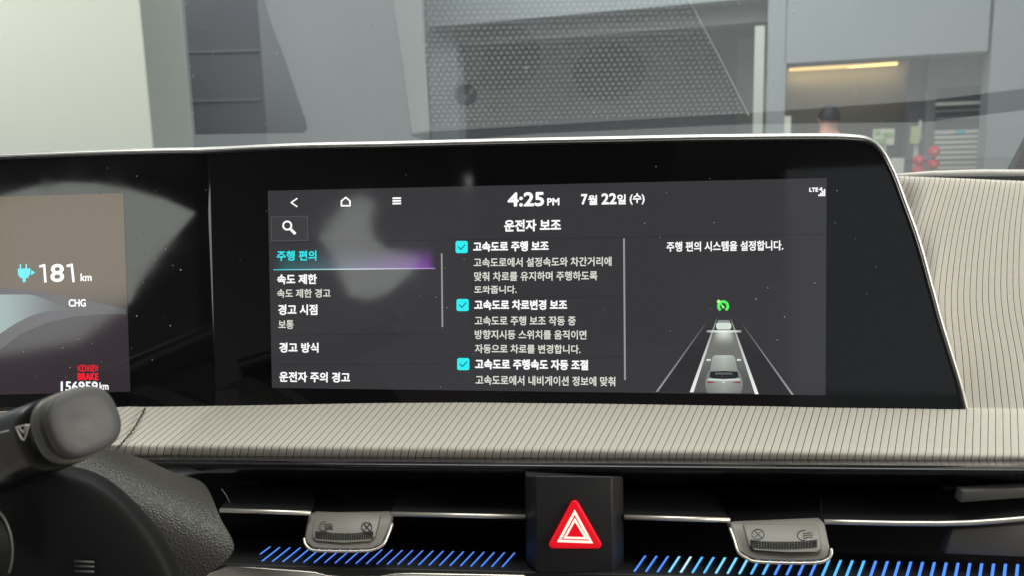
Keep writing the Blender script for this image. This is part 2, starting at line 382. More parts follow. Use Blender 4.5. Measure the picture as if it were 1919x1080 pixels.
# ================================================================== dashboard
DB = empty('dashboard', (0, .45, 0), 'car dashboard with pale ribbed pad under the wide display and black lower trim', 'dashboard')
ZD = CAM.z - .035
tp = MB(); tp.box((-.80, .50, ZD-.06), (.80, 1.0, ZD)); bevel(tp.build('dash_top', M['dashtop'], DB), .01, 2)
def topslab(name, pts, z0, z1, m, bv_=0):
    q = [refl(x, y, z1) for x, y in pts]; s = MB()
    s.prism([Vector((v.x, v.y, z1)) for v in q], [Vector((v.x, v.y, z0)) for v in q]); o = s.build(name, m, DB)
    if bv_: bevel(o, bv_, 2)
    return o
topslab('projector_recess', [(340, -60), (478, -60), (506, 40), (533, 110), (556, 180), (573, 228), (575, 243), (568, 249), (366, 252)], ZD+.0005, ZD+.002, M['dark'], .0008)
topslab('grille_border', [(728, -120), (789, -120), (790, 0), (797, 110), (808, 244), (771, 250), (752, 110), (735, 0)], ZD+.0005, ZD+.005, M['band'], .002)
topslab('defroster_slot', [(770, 254), (808, 248), (1400, 213), (1735, 190), (1930, 166), (1930, 204), (1735, 228), (1400, 232), (1000, 250), (808, 266)], ZD+.0006, ZD+.0018, mat('slot_grey', (.03, .031, .035), .6))
# speaker cones and hex-punched grille
gp = [refl(x, y, ZD+.004) for x, y in ((793, -90), (796, 60), (808, 240), (1100, 226), (1402, 213), (1340, 95), (1290, 0), (1240, -90))]
poly = [(v.x, v.y) for v in gp]
def inside(x, y):
    c = False; n = len(poly)
    for i in range(n):
        (xa, ya), (xb, yb) = poly[i], poly[(i+1) % n]
        if (ya > y) != (yb > y) and x < (xb-xa)*(y-ya)/(yb-ya)+xa: c = not c
    return c
xs = [p[0] for p in poly]; ys = [p[1] for p in poly]
pitch = .0068; gv = MB(); row = 0; y = min(ys)
while y < max(ys):
    x = min(xs) + (pitch/2 if row % 2 else 0)
    while x < max(xs):
        if inside(x, y):
            n = 6; lo_, hi_ = [], []
            for q in range(n):
                t = R_(60*q); lo_.append((x+pitch*.36*math.cos(t), y+pitch*.36*math.sin(t), ZD+.0013)); hi_.append((x+pitch*.25*math.cos(t), y+pitch*.25*math.sin(t), ZD+.0026))
            gv.add(lo_+hi_, [(q, (q+1) % n, n+(q+1) % n, n+q) for q in range(n)] + [tuple(range(n, 2*n))])
        x += pitch
    y += pitch*math.sqrt(3)/2; row += 1
gr = gv.build('speaker_grille', M['grille'], DB, fix=False)
def disc(name, px, py, rpx, rpy, z, m, parent):
    c = refl(px, py, z); a = (refl(px+rpx, py, z)-c).length; b_ = (refl(px, py+rpy, z)-c).length; n = 32; s = MB()
    s.add([c+Vector((0, 0, .0))] + [c + Vector((a*math.cos(2*math.pi*k/n), b_*math.sin(2*math.pi*k/n), 0)) for k in range(n)], [(0, 1+k, 1+(k+1) % n) for k in range(n)])
    return s.build(name, m, parent)
s = MB(); s.add([Vector((v.x, v.y, ZD+.0008)) for v in gp], [tuple(range(len(gp)))]); s.build('grille_backing', M['gback'], DB)
for a in ((935, 108, 78, 62), (1142, 136, 68, 52)): disc('speaker_cone', *a, ZD+.0011, M['cone'], DB)
m = MB(); q = [refl(x, y, ZD+.003) for x, y in ((1238, -95), (1292, 0), (1345, 100), (1403, 215))]; m.tube(q, .0011, 6); m.build('grille_trim', M['lip'], DB, True)
c = refl(873, 179, ZD+.006); r_ = (refl(891, 179, ZD+.006)-c).length
s = MB(); s.lathe((c.x, c.y, ZD), [(r_*1.15, .003), (r_*1.15, .0055), (r_*1.0, .006), (r_*.92, .0075), (r_*.7, .0108), (r_*.4, .0128), (.0002, .0135)], 28)
s.build('light_sensor', mat('sensor_dome', (.10, .105, .11), .2, 0, .6), DB, True)

# ---- panel frame (fitted)
def camvec(v): return ROT @ Vector((v[0], v[1], -v[2]))
EU, EV, EN = camvec((.9901, .0047, -.1402)), camvec((-.0101, .9992, -.0382)), camvec((.1399, .0392, .9894))
PO = CAM + camvec((.0118, -.0003, .4208))
S0, PHI, ARC = -.1795, .32, .00003
def sec(s):
    """section curve: position along EU, along EN, and heading angle"""
    if s >= S0: return s, 0., 0.
    d = S0 - s
    if d <= ARC:
        th = PHI*d/ARC; Rr = ARC/PHI
        return S0 - Rr*math.sin(th), -Rr*(1-math.cos(th)), th
    Rr = ARC/PHI; e = d - ARC
    return S0 - Rr*math.sin(PHI) - e*math.cos(PHI), -Rr*(1-math.cos(PHI)) - e*math.sin(PHI), PHI
def pan(s, v, w_=0):
    a, c, th = sec(s)
    n = EU*math.sin(th) - EN*math.cos(th)          # towards the viewer
    return PO + EU*a + EN*c + EV*v + n*w_
_ss = np.concatenate([np.linspace(-.40, -.19, 60), np.linspace(-.1895, -.17, 200), np.linspace(-.169, .40, 160)]); _cv = np.array([sec(s)[:2] for s in _ss])
def uv(px, py):
    d = ray(px, py); o = CAM - PO
    oa, oc, ov = o.dot(EU), o.dot(EN), o.dot(EV); da, dc, dv = d.dot(EU), d.dot(EN), d.dot(EV)
    f = (_cv[:, 0]-oa)*dc - (_cv[:, 1]-oc)*da
    i = np.where(np.sign(f[:-1]) != np.sign(f[1:]))[0]
    i = int(i[0]); t = f[i]/(f[i]-f[i+1]); s = _ss[i]+(_ss[i+1]-_ss[i])*t
    a, c, _ = sec(s); tt = (a-oa)/da if abs(da) > abs(dc) else (c-oc)/dc
    return s, ov + dv*tt
def onpan(px, py, w_=0.0003): return pan(*uv(px, py), w_)
def Dp(px, py): return -(ROT.transposed() @ (onpan(px, py, 0) - CAM)).z

# ---- ribbed pad
XB = [-80, 265, 365, 700, 870, 1100, 1300, 1500, 1800, 2050]; YB = [757, 765, 764, 758, 757, 759, 762, 765, 769, 772]
ypb = lambda x: interp(x, XB, YB)
NDX = ([-80, 265, 400, 700, 900, 1240, 1500, 1678, 1824, 1950, 2100], [-108, -95, -86, -71, -60, -42, -25, -13, -3, 6, 16])
YN = ([-80, 365, 560, 1240, 1500, 1919, 2100], [829, 834, 836, 843, 845, 852, 855])
YU = ([-80, 219, 265, 365, 560, 900, 1240, 1500, 1700, 2050], [838, 846, 857, 862, 864, 867, 870, 874, 879, 879])
_dp = {x: Dp(max(x, 240), ypb(x)) for x in range(-120, 1900, 20)}
_dx = sorted(_dp); DPB = lambda x: interp(x, _dx, [_dp[q] for q in _dx]) - (max(0, x-1880)*4.3e-5)
PITCH = 13.6; NS = 8
ncol = int((2110+120)/PITCH)*NS
rowsP = []
cols = [-120 + PITCH*c/NS for c in range(ncol+1)]
ctrl = []
for x in cols:
    d = DPB(x); f = sstep(1440, 1560, x); yb = ypb(x)
    xc = 1838+(x-1824)*.70; x5 = 1805+(x-1824)*.86; x4 = 1816+(x-1824)*.775
    yc = 329+(xc-1688)*.04
    def mixp(xa, ya, Da, kk):   # tall type at the right, tucked under the display at the left
        return (lerp(x, xa, f), lerp(yb, ya, f), lerp(d + .0008*kk, Da, f))
    edge_ = lambda y: interp(y, [330, 450, 560, 670, 765], [1689, 1730, 1762, 1793, 1818])
    hid = lambda xa, y: .014*(1-sstep(edge_(y)-60, edge_(y)-8, xa))
    dn = d - .034; nx = x + interp(x, *NDX); yn = interp(nx, *YN); yu = interp(nx, *YU)
    pts = [mixp(xc, yc+9, .475, 8), mixp(xc, yc+.5, .4585, 7), mixp(xc-1, yc+3, .452, 6), mixp(xc-3, yc+14, .447, 5), mixp(x4, 440, .433+hid(x4, 440), 4),
           mixp(x5, 560, .416+hid(x5, 560), 3), mixp(lerp(x5, x, .55), 670, .403+hid(lerp(x5, x, .55), 670), 2), (lerp(x, x-1, f), yb-6*f, d+lerp(.001, .002+hid(x, 760)*.5, f)), (x, yb, d-.0008),
           (lerp(x, nx, .5), lerp(yb, yn, .5), lerp(d, dn, .5)-.001), (lerp(x, nx, .85), lerp(yb, yn, .86), lerp(d, dn, .86)),
           (nx, yn+1, dn-.0006), (nx-3, lerp(yn, yu, .45), dn-.0010), (nx-6, lerp(yn, yu, .85), dn+.0012), (nx-9, yu+1, dn+.006), (nx-10, yu, dn+.022)]
    c = catmull(pts, 4); ctrl.append([P(*q) for q in c])
G = np.array([[list(p) for p in c] for c in ctrl])            # cols x rows x 3
du = np.gradient(G, axis=0); dv = np.gradient(G, axis=1); N = np.cross(du, dv); N /= np.linalg.norm(N, axis=2, keepdims=True)+1e-12
view = np.array(CAM) - G; sgn = np.sign((N*view).sum(2, keepdims=True)); 
sg = np.sign(np.median((N*view).sum(2))); N *= sg
prof = np.array([-.00045, .0, .00001, .00002, .00002, .00002, .00001, .0])
h = prof[np.arange(G.shape[0]) % NS]
wob = 1 + .12*rng.standard_normal(G.shape[0]//NS+1)
h = h*wob[np.arange(G.shape[0])//NS]
G = G + N*h[:, None, None]
nc_, nr_ = G.shape[:2]
fc = []; mi = []
for i in range(nc_-1):
    for j in range(nr_-1):
        fc.append((i*nr_+j, (i+1)*nr_+j, (i+1)*nr_+j+1, i*nr_+j+1)); mi.append(1 if (i % NS == 0 or i % NS == NS-1) else 0)
# make the groove strips thin: pull the neighbours of each groove inwards
Gf = G.copy()
for i in range(0, nc_, NS):
    for q, wgt in ((2, .52), (-2, .52), (1, .62), (-1, .62)):
        if 0 <= i+q < nc_: Gf[i+q] = Gf[i+q]*(1-wgt) + (G[i]-N[i]*h[i])*wgt
mesh('ribbed_pad', Gf.reshape(-1, 3), fc, None, DB, True, [M['fabric'], M['rib_dark']], mi)
# pad seam with stitches
sm = MB()
sp = catmull([(272, 766, DPB(272)-.003), (262, 785, DPB(265)-.0125), (248, 808, DPB(265)-.0225), (230, 830, DPB(265)-.0335), (219, 845, DPB(265)-.037)], 6)
for i in range(0, len(sp)-1):
    a, b_ = sp[i], sp[i+1]; o1 = 1.5 if i % 2 else -1.0
    sm.tube([P(a[0]+o1, a[1], a[2]-.0012), P(b_[0]+o1*.2, b_[1], b_[2]-.0012)], .00042, 6)
sm.build('pad_seam', M['seam'], DB, True)
# pad behind: lip of the upper dash at the far right
lp = MB(); lp.tube([P(1600, 333, .60), P(1690, 328, .60), P(1745, 325, .60), P(1840, 322.5, .60), P(1930, 323, .60), P(2100, 326, .60)], [.0012, .0016, .0022, .0024, .0024, .0024], 10); lp.build('upper_lip', M['lip'], DB, True)
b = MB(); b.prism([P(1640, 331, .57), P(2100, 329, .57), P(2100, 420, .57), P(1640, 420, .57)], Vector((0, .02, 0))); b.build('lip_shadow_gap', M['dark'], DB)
# punched corner plate at the far right (mirrored tweeter cover)
tw = MB(); c3 = [P(1893, 330, .72), P(1932, 256, .72), P(2040, 246, .72), P(2040, 330, .72)]
tw.prism(c3, Vector((0, .01, 0)))
for i in range(9):
    for j in range(10):
        x = 1890+i*9+(4.5 if j % 2 else 0); y = 252+j*8
        if y > 250 + (1930-x)*1.75+6 or x > 1935:
            q = P(x, y, .7185); e = .0014
            tw.add([q+Vector((e*math.cos(t), -.0007, e*math.sin(t))) for t in [k*math.pi/3 for k in range(6)]], [tuple(range(6))])
tw.build('corner_speaker_cover', mat('cover_grey', (.10, .105, .11), .55), DB)

# ---- lower trim, vent bay, lip
SH = lambda x: -.043*(x-960)/1000
def sweep(name, rows, xs_, m, parent=None, smooth=True, n=4):
    """rows: list of (y(x), D) -> surface swept across the dash"""
    parent = parent or DB; s = MB()
    R = []
    for x in xs_:
        c = catmull([(x, yf(x) if callable(yf) else yf, d + SH(x)) for yf, d in rows], n)
        R.append([P(*q) for q in c])
    s.grid(R); return s.build(name, m, parent, smooth, fix=False)
XS = list(range(250, 2111, 30))
tl = lambda o: (lambda x: interp(x, *YU) + o)
def band_y(o): return lambda x: 866 + .008*(x-500) + o
sweep('trim_band', [(band_y(-16), .400), (band_y(-5), .3785), (band_y(2), .3725), (band_y(11), .3715), (band_y(19), .3735), (band_y(25), .3775), (band_y(33), .388), (band_y(37), .405), (band_y(33), .44)], XS, M['gloss'])
bp_ = MB(); bp_.prism([P(330, 880, .45), P(2110, 880, .40), P(2110, 1100, .40), P(330, 1100, .45)], Vector((0, .03, 0))); bp_.build('vent_back', M['shade'], DB)
yT = lambda x: 1025 + .0232*(x-505)
yBt = lambda x: 1053 + .0245*(x-490)
LIPT, LIPB = .3860, .3640
def lipD(x, y):
    t = (y-yT(x))/(yBt(x)-yT(x)); return lerp(LIPT, LIPB, t) + SH(x)
XL = [q for q in range(400, 2111, 30)]
sweep('vent_lip', [(lambda x: yT(x)-6, .431), (lambda x: yT(x)-13, .398), (lambda x: yT(x)-5, .3895), (lambda x: yT(x)+2, lerp(LIPT, LIPB, .07)), (lambda x: yBt(x), LIPB), (lambda x: yBt(x)+7, .3585), (lambda x: yBt(x)+16, .3580), (lambda x: yBt(x)+60, .360)], XL, M['plastic'])
st = MB(); dS = lambda x: .3555 + SH(x)
pts = [(372, 1094), (392, 1076), (424, 1063), (470, 1064), (560, 1070.5), (590, 1073), (612, 1079), (640, 1081.5), (710, 1081), (738, 1076), (770, 1075), (985, 1079), (985, 1100)]
st.prism([P(x, y, dS(x)) for x, y in pts], Vector((0, .004, -.0015))); bevel(st.build('silver_trim', M['silver'], DB), .0008, 2)

# ---- knee-side leather panel right of the column
C0 = catmull([(60, 838), (140, 840), (205, 845), (265, 860), (330, 889), (382, 908), (413, 972), (438, 1032), (384, 1084), (372, 1110)], 6)
C1 = catmull([(0, 905), (60, 915), (120, 930), (170, 948), (215, 975), (245, 1000), (265, 1025), (280, 1050), (280, 1085), (270, 1120)], 6)
kp = MB(); rr = []
def Dk(x, y):
    q = (y-845) - .45*(x-205)
    return .342 + .038*math.exp(-(max(q, -22)+12)/48)
for a, b_ in zip(C0, C1):
    edge = [(a[0], a[1], Dk(*a)+.014), (a[0], a[1], Dk(*a)+.001)]
    body = [(lerp(a[0], b_[0], t), lerp(a[1], b_[1], t)) for t in (.012, .04, .1, .2, .3, .4, .5, .6, .7, .85, 1)]
    c = edge + [(x, y, Dk(x, y)) for x, y in body]; rr.append([P(*q) for q in catmull(c, 3)])
kp.grid(rr); kp.build('column_side_pad', M['leather'], DB, True, fix=False)

# ================================================================== steering column cover (lower left)
SCV = empty('steering_column', P(150, 1150, .27), 'black steering column cover with three small slots at the lower left', 'steering column')
E0 = catmull([(-120, 905), (0, 880), (70, 868), (130, 874), (185, 890), (235, 925), (285, 978), (320, 1030), (345, 1085), (360, 1140)], 6)
E1 = np.array([[20., 1180.]]*len(E0))
sc_ = MB(); rr = []
for a, b_ in zip(E0, E1):
    c = catmull([(lerp(a[0], b_[0], t), lerp(a[1], b_[1], t), D) for t, D in ((0, .345), (.0, .305), (.012, .296), (.04, .2905), (.10, .287), (.3, .284), (.6, .283), (1, .283))], 4)
    rr.append([P(*q) for q in c])
sc_.grid(rr); sc_.build('cover', M['shroud'], SCV, True, fix=False)
for y in (1053, 1061.5, 1071):
    m = MB(); m.tube([P(140, y, .2815), P(150, y+.6, .2812), P(176, y+1.6, .2812)], .00035, 6); m.build('slot', mat('slot_edge', (.10, .11, .11), .4), SCV, True)
m = MB(); m.tube([P(*q, .27) for q in catmull([(-14, 950), (4, 968), (16, 992), (22, 1020), (22, 1048), (16, 1075)], 5)], .0005, 8); m.build('switch_ring', mat('ring_grey', (.12, .13, .13), .35), SCV, True)
m = MB(); rr = []
for t, D in ((0, .272), (.1, .268), (1, .266)):
    rr.append([P(lerp(x, -80, t), lerp(y, 1040, t), D) for x, y in catmull([(-30, 935), (4, 968), (18, 992), (25, 1020), (25, 1048), (18, 1090)], 4)])
m.grid(rr); m.build('switch_pad', M['shroud'], SCV, True, fix=False)

# ================================================================== stalk
ST = empty('control_stalk', P(-60, 880, .31), 'black control stalk with a flat rounded end cap at the left edge', 'control stalk')
A0 = P(160, 790, .250); A1 = P(-20, 861, .298); ax = (A1-A0).normalized()
upv = (ROT @ Vector((0, 1, 0))); upv = (upv - ax*upv.dot(ax)).normalized(); sd = ax.cross(upv).normalized()
tw_ = R_(-14); upv, sd = upv*math.cos(tw_)+sd*math.sin(tw_), sd*math.cos(tw_)-upv*math.sin(tw_)
def ring(t, ru, rs, e=2.7, n=40, dv=0):
    c = A0 + ax*t + upv*dv; o = []
    for k in range(n):
        a = 2*math.pi*k/n; ca, sa = math.cos(a), math.sin(a)
        o.append(c + sd*(rs*math.copysign(abs(ca)**(2/e), ca)) + upv*(ru*math.copysign(abs(sa)**(2/e), sa)))
    return o
def loft(name, secs, m, e=2.7):
    b = MB(); b.grid([ring(t, r*1.0, r*q, e) for t, r, q in secs], True); return b.build(name, m, ST, True)
loft('end_cap', [(-.0011, .00001, 1), (-.00105, .0070, 1), (-.0009, .0094, 1), (-.0004, .0101, 1.02), (.0004, .0104, 1.02), (.0030, .0105, 1.02), (.0034, .0102, 1.02), (.0035, .008, 1)], M['stalk'])
loft('groove', [(.0033, .0098, 1.0), (.0052, .0099, 1.0)], M['dark'])
loft('collar', [(.0050, .0092, 1), (.0051, .0109, 1.02), (.0056, .0112, 1.02), (.0092, .0114, 1.02), (.0098, .0113, 1.02), (.0099, .010, 1)], M['collar'])
loft('stalk_body', [(.0098, .0100, 1), (.0100, .0115, 1.02), (.022, .0120, 1.02), (.06, .0132, 1.02), (.13, .0148, 1.02)], M['stalkg'])
# wiper symbol lines on the body, facing the viewer
def body_hit(px, py, r):
    d = ray(px, py); o = CAM - A0; dp = d - ax*d.dot(ax); op = o - ax*o.dot(ax)
    a, b_, c = dp.dot(dp), 2*dp.dot(op), op.dot(op)-r*r; q = b_*b_-4*a*c
    return CAM + d*((-b_-math.sqrt(max(q, 0)))/(2*a))
sy = MB()
for pl in ([(30, 802), (47, 798)], [(30, 802), (41, 824)], [(54, 797), (48, 818)], [(36, 803), (44, 812), (50, 797)], [(41, 824), (45, 826), (48, 818)], [(2, 812), (16, 808)]):
    sy.tube([body_hit(x, y, .0134) for x, y in pl], .00026, 6)
sy.build('wiper_symbol', mat('symbol_white', (.75, .73, .66), .5), ST)

# ================================================================== vents
FWD = Vector((-.02, 1, 0)).normalized()
def strip(pts, half, m, name, parent, thick, back=None):
    s = MB(); front = []
    up = [P(x, y-half, D) for x, y, D in pts]; lo = [P(x, y+half, D) for x, y, D in pts]
    mid_u = [P(x, y-half*.55, D-.0009) for x, y, D in pts]; mid_l = [P(x, y+half*.55, D-.0009) for x, y, D in pts]
    bu = [p + FWD*thick for p in up]; bl = [p + FWD*thick for p in lo]
    s.grid([bl, lo, mid_l, mid_u, up, bu, bl]); n = len(pts)
    s.f.append((n*0, n*1, n*2, n*3, n*4, n*5)); s.f.append(tuple(n*q + n-1 for q in (5, 4, 3, 2, 1, 0)))
    return s.build(name, m, parent, False)
DV = .3665
def air_vent(base_px, label, chrome, inner):
    t = empty('air_vent', P(base_px, 1000, .40+SH(base_px)), label, 'air vent', 'dashboard air vents')
    for pts in chrome:
        p3 = [(x, y, DV+SH(x)) for x, y in pts]
        v = strip([(x, y, D+.0045) for x, y, D in p3], 4.2, M['plastic'], 'vane', t, .030)
        tb = MB(); tb.tube([P(x, y, D-.0004) for x, y, D in p3], .00105, 10); tb.build('chrome_edge', M['chrome'], v, True)
    for (x0, y0, x1, y1, d) in inner:
        strip([(x0, y0, DV+d+SH(x0)), (x1, y1, DV+d+SH(x1))], 5, M['shade'], 'vane', t, .02)
    return t
VL = air_vent(700, 'left air vent of the lower dash with slim chrome vane beside the column', [[(413, 957.5), (582, 963)], [(733, 964.5), (985, 970)]], [(470, 930, 985, 934, .03)])
VR = air_vent(1500, 'right air vent of the lower dash with chrome vane right of the red triangle switch', [[(1170, 970.5), (1368, 976)], [(1545, 979), (1600, 980.3), (1680, 982), (1760, 982.6), (1820, 981), (1870, 977.5), (1930, 972.5), (2080, 956)]], [(1172, 935, 1800, 945, .03)])
for nm, q, D in (('end_fin', [(1804, 921), (1930, 914), (1930, 934.5), (1799, 944)], .372), ('end_wall', [(1785, 994), (1930, 984), (1930, 1046), (1772, 1040)], .374)):
    s = MB(); s.prism([P(x, y, D+SH(1850)) for x, y in q], FWD*.005); bevel(s.build(nm, M['grey'], VR), .0006, 2)
s = MB(); s.tube([P(415, 917, .377), P(424, 930, .376), P(431, 944, .375)], .00025, 6); s.build('housing_edge', M['grey'], VL, True)
def tab(parent, outer, inner, grip, icon_flow, icon_shut, chrome, shade_neck, flip):
    d = lambda x, y: interp(y, [905, 955, 968, 1034, 1056], [.4000, .3745, .3680, .3555, .3535]) + SH(x)
    s = MB(); top = shade_neck
    s.prism([P(x, y, d(x, y)) for x, y in outer], FWD*.011); o = s.build('tab', M['tab'], parent); bevel(o, .0016, 3, 50)
    a0, a1 = outer[0], outer[-1]; nk = [(a0[0]+2, a0[1]-1), (a1[0]-2, a1[1]-1)] + top
    s = MB(); s.prism([P(x, y, d(x, y)+.0006) for x, y in nk], FWD*.010); bevel(s.build('shade_neck', M['shade'], o), .001, 2, 50)  # near-black colour stands in for shade on the tab's upper part
    s = MB(); s.prism([P(x, y, d(x, y)-.0011) for x, y in inner], FWD*.0018); f = s.build('tab_face', M['tab'], o); bevel(f, .0007, 3, 50)
    s = MB(); pts = catmull([(x, y, 0) for x, y in chrome], 4); s.tube([P(q[0], q[1], d(q[0], q[1])+.0004) for q in pts], .00062, 8); s.build('chrome_lip', M['chrome'], o, True)
    x0, x1, y0, y1 = grip; s = MB(); nx, ny = 24, 4
    bow = lambda x: 3.0*(1-((x-(x0+x1)/2)/((x1-x0)/2))**2)*(1)
    for i in range(nx):
        for j in range(ny):
            cx = lerp(x0, x1, (i+.5)/nx); cy = lerp(y0, y1, (j+.5)/ny) + bow(cx); hw = (x1-x0)/nx*.33; hh = (y1-y0)/ny*.33
            s.prism([P(cx+a*hw, cy+b_*hh, d(cx, cy)-.00165) for a, b_ in ((-1, -1), (1, -1), (1, 1), (-1, 1))], FWD*.0007)
    n = 12; tx = [lerp(x0, x1, q/n) for q in range(n+1)]
    s.prism([P(x, y0+bow(x)-1, d(x, y0)-.00122) for x in tx] + [P(x, y1+bow(x)+1, d(x, y1)-.00122) for x in reversed(tx)], FWD*.0004)
    s.build('grip', M['grip'], o)
    def ln(pl, closed=False):
        s_ = [P(x, y, d(x, y)-.00118) for x, y in pl]; return s_
    x0, x1, y0, y1 = icon_shut; s = MB(); cx, cy, r1, r2 = (x0+x1)/2, (y0+y1)/2, (x1-x0)/2, (y1-y0)/2
    s.tube(ln([(cx+r1*math.cos(t), cy+r2*math.sin(t)) for t in [2*math.pi*k/24 for k in range(25)]]), .00020, 5)
    s.tube(ln([(cx-r1*.5, cy-r2*.6), (cx+r1*.5, cy+r2*.6)]), .0002, 5); s.tube(ln([(cx+r1*.5, cy-r2*.6), (cx-r1*.5, cy+r2*.6)]), .0002, 5)
    s.build('closed_icon', M['grip'], o)
    x0, x1, y0, y1 = icon_flow; s = MB(); cx, cy, r1, r2 = lerp(x0, x1, .42), (y0+y1)/2, (x1-x0)*.42, (y1-y0)/2
    s.tube(ln([(cx+r1*math.cos(t), cy+r2*math.sin(t)) for t in [R_(75)+R_(210)*k/18 for k in range(19)]]), .0002, 5)
    for k in (-.45, 0, .45):
        s.tube(ln([(lerp(x0, x1, .36+.64*q/8), cy+r2*k+1.2*math.sin(q*.9)) for q in range(9)]), .0002, 5)
    s.build('airflow_icon', M['grip'], o)
tab(VL, [(577.5, 967), (570, 1007), (573, 1020), (585, 1031), (610, 1033), (643, 1033.5), (680, 1033), (697, 1031.5), (717, 1022), (734, 985), (735, 965)],
    [(589, 962), (584.5, 1007), (592, 1015.5), (643, 1019.5), (693, 1016), (703, 1007), (713, 966)], (591, 699, 998, 1010), (599, 623, 979, 997), (677.5, 697, 980, 998),
    [(570, 1010), (573, 1022), (585, 1032), (610, 1034), (643, 1034.6), (680, 1034), (698, 1032), (717, 1023), (727, 1005), (735.5, 982)], [(742, 908), (604, 906)], False)
tab(VR, [(1368, 985), (1371, 993), (1384, 1034), (1400, 1046), (1418, 1052.5), (1479, 1055), (1530, 1054.5), (1548, 1050), (1555, 1042), (1556, 1028), (1546, 980)],
    [(1393, 985), (1404, 1025), (1415, 1033), (1473, 1037), (1532, 1036.5), (1539, 1030), (1535, 985)], (1406, 1531.5, 1014, 1027), (1494.6, 1523, 995, 1014), (1409, 1432, 993, 1012),
    [(1368, 991), (1376, 1012), (1384, 1036), (1400, 1047.6), (1418, 1054), (1479, 1056.6), (1530, 1056), (1549, 1051), (1557, 1042), (1558, 1030)], [(1538, 910), (1362, 910)], True)

# ================================================================== hazard switch
HZ = empty('hazard_switch', P(1076, 1070, .38), 'black block with a lit red triangle warning button between the two vents', 'switch')
dH = .3580 + SH(1076); P3 = lambda x, y, o=0: P(x, y, dH + o)
s = MB(); F = [(1003, 893), (1147, 894), (1149, 1076), (1008, 1075)]
B = [(985, 893), (1168, 894), (1169.5, 1064), (987, 1056)]
fv = [P3(*q) for q in F]; mv = [P3(x, y, .012) for x, y in B]; bv2 = [p + FWD*.03 for p in mv]
s.add(fv + mv + bv2, [(0, 1, 2, 3)] + [(i, 4+i, 4+(i+1) % 4, (i+1) % 4) for i in range(4)] + [(4+i, 8+i, 8+(i+1) % 4, 4+(i+1) % 4) for i in range(4)] + [(11, 10, 9, 8)])
bevel(s.build('housing', M['plastic'], HZ), .0006, 2, 15)
def rtri(a, b_, c, r, n=6):
    pts = [np.array(p, float) for p in (a, b_, c)]; out = []
    for i in range(3):
        p = pts[i]; u = pts[i-1]-p; v = pts[(i+1) % 3]-p; u /= np.linalg.norm(u); v /= np.linalg.norm(v)
        half = math.acos(np.dot(u, v))/2; dist = r/math.sin(half); cen = p+(u+v)/np.linalg.norm(u+v)*dist
        a0 = math.atan2(*((p+u*r/math.tan(half)-cen)[::-1])); a1 = math.atan2(*((p+v*r/math.tan(half)-cen)[::-1]))
        while a1-a0 > math.pi: a1 -= 2*math.pi
        while a1-a0 < -math.pi: a1 += 2*math.pi
        out += [tuple(cen+r*np.array((math.cos(lerp(a0, a1, k/n)), math.sin(lerp(a0, a1, k/n))))) for k in range(n+1)]
    return out
def tri_rows(lv): return [[P3(x, y, o) for x, y in rtri(a, b_, c, r)] for a, b_, c, r, o in lv]
apx, bl, brr = (1076.5, 929), (1023, 1029), (1133.5, 1029.5)
cen = np.array((1077, 999.0))
def shr(p, f): return tuple(cen + (np.array(p)-cen)*f)
s = MB(); lv = [(apx, bl, brr, 8, .0008), (shr(apx, .985), shr(bl, .985), shr(brr, .985), 8, -.0012), (shr(apx, .93), shr(bl, .93), shr(brr, .93), 7, -.0020), (shr(apx, .84), shr(bl, .84), shr(brr, .84), 5, -.0022)]
rws = tri_rows(lv); s.grid(rws, True); n = len(rws[0]); s.f.append(tuple(3*n+k for k in range(n)))
btn = s.build('triangle_button', M['redlens'], HZ, False)
s = MB(); rws = tri_rows([(shr(apx, 1.07), shr(bl, 1.05), shr(brr, 1.05), 9, -.0001)]); s.f.append(tuple(range(n))); s.v += rws[0]; s.build('button_surround', mat('surround_dark', (.05, .004, .006), .4), HZ)
def tline(p0, p1, p2, wd, name):
    c = np.mean([p0, p1, p2], axis=0); out = []
    h0 = lambda p, f: tuple(c+(np.array(p)-c)*f)
    # inner offset by wd: scale by inradius
    A, Bq, Cq = [np.array(p, float) for p in (p0, p1, p2)]
    ar = abs(np.cross(Bq-A, Cq-A))/2; inr = 2*ar/(np.linalg.norm(A-Bq)+np.linalg.norm(Bq-Cq)+np.linalg.norm(Cq-A))
    a_, b2, c2 = np.linalg.norm(Bq-Cq), np.linalg.norm(A-Cq), np.linalg.norm(A-Bq); ic = (A*a_+Bq*b2+Cq*c2)/(a_+b2+c2)
    f = (inr-wd)/inr; g = lambda p: tuple(ic+(np.array(p)-ic)*f)
    o = [P3(*p, -.0025) for p in (p0, p1, p2)]; i_ = [P3(*g(p), -.0025) for p in (p0, p1, p2)]
    s = MB(); s.add(o+i_, [(k, (k+1) % 3, 3+(k+1) % 3, 3+k) for k in range(3)]); return s.build(name, M['whiteline'], btn)
tline((1077, 956), (1044, 1017), (1111.5, 1019.5), 4.6, 'outer_outline')
tline((1077.3, 971.5), (1055.5, 1010.5), (1101.5, 1012), 3.8, 'inner_outline')

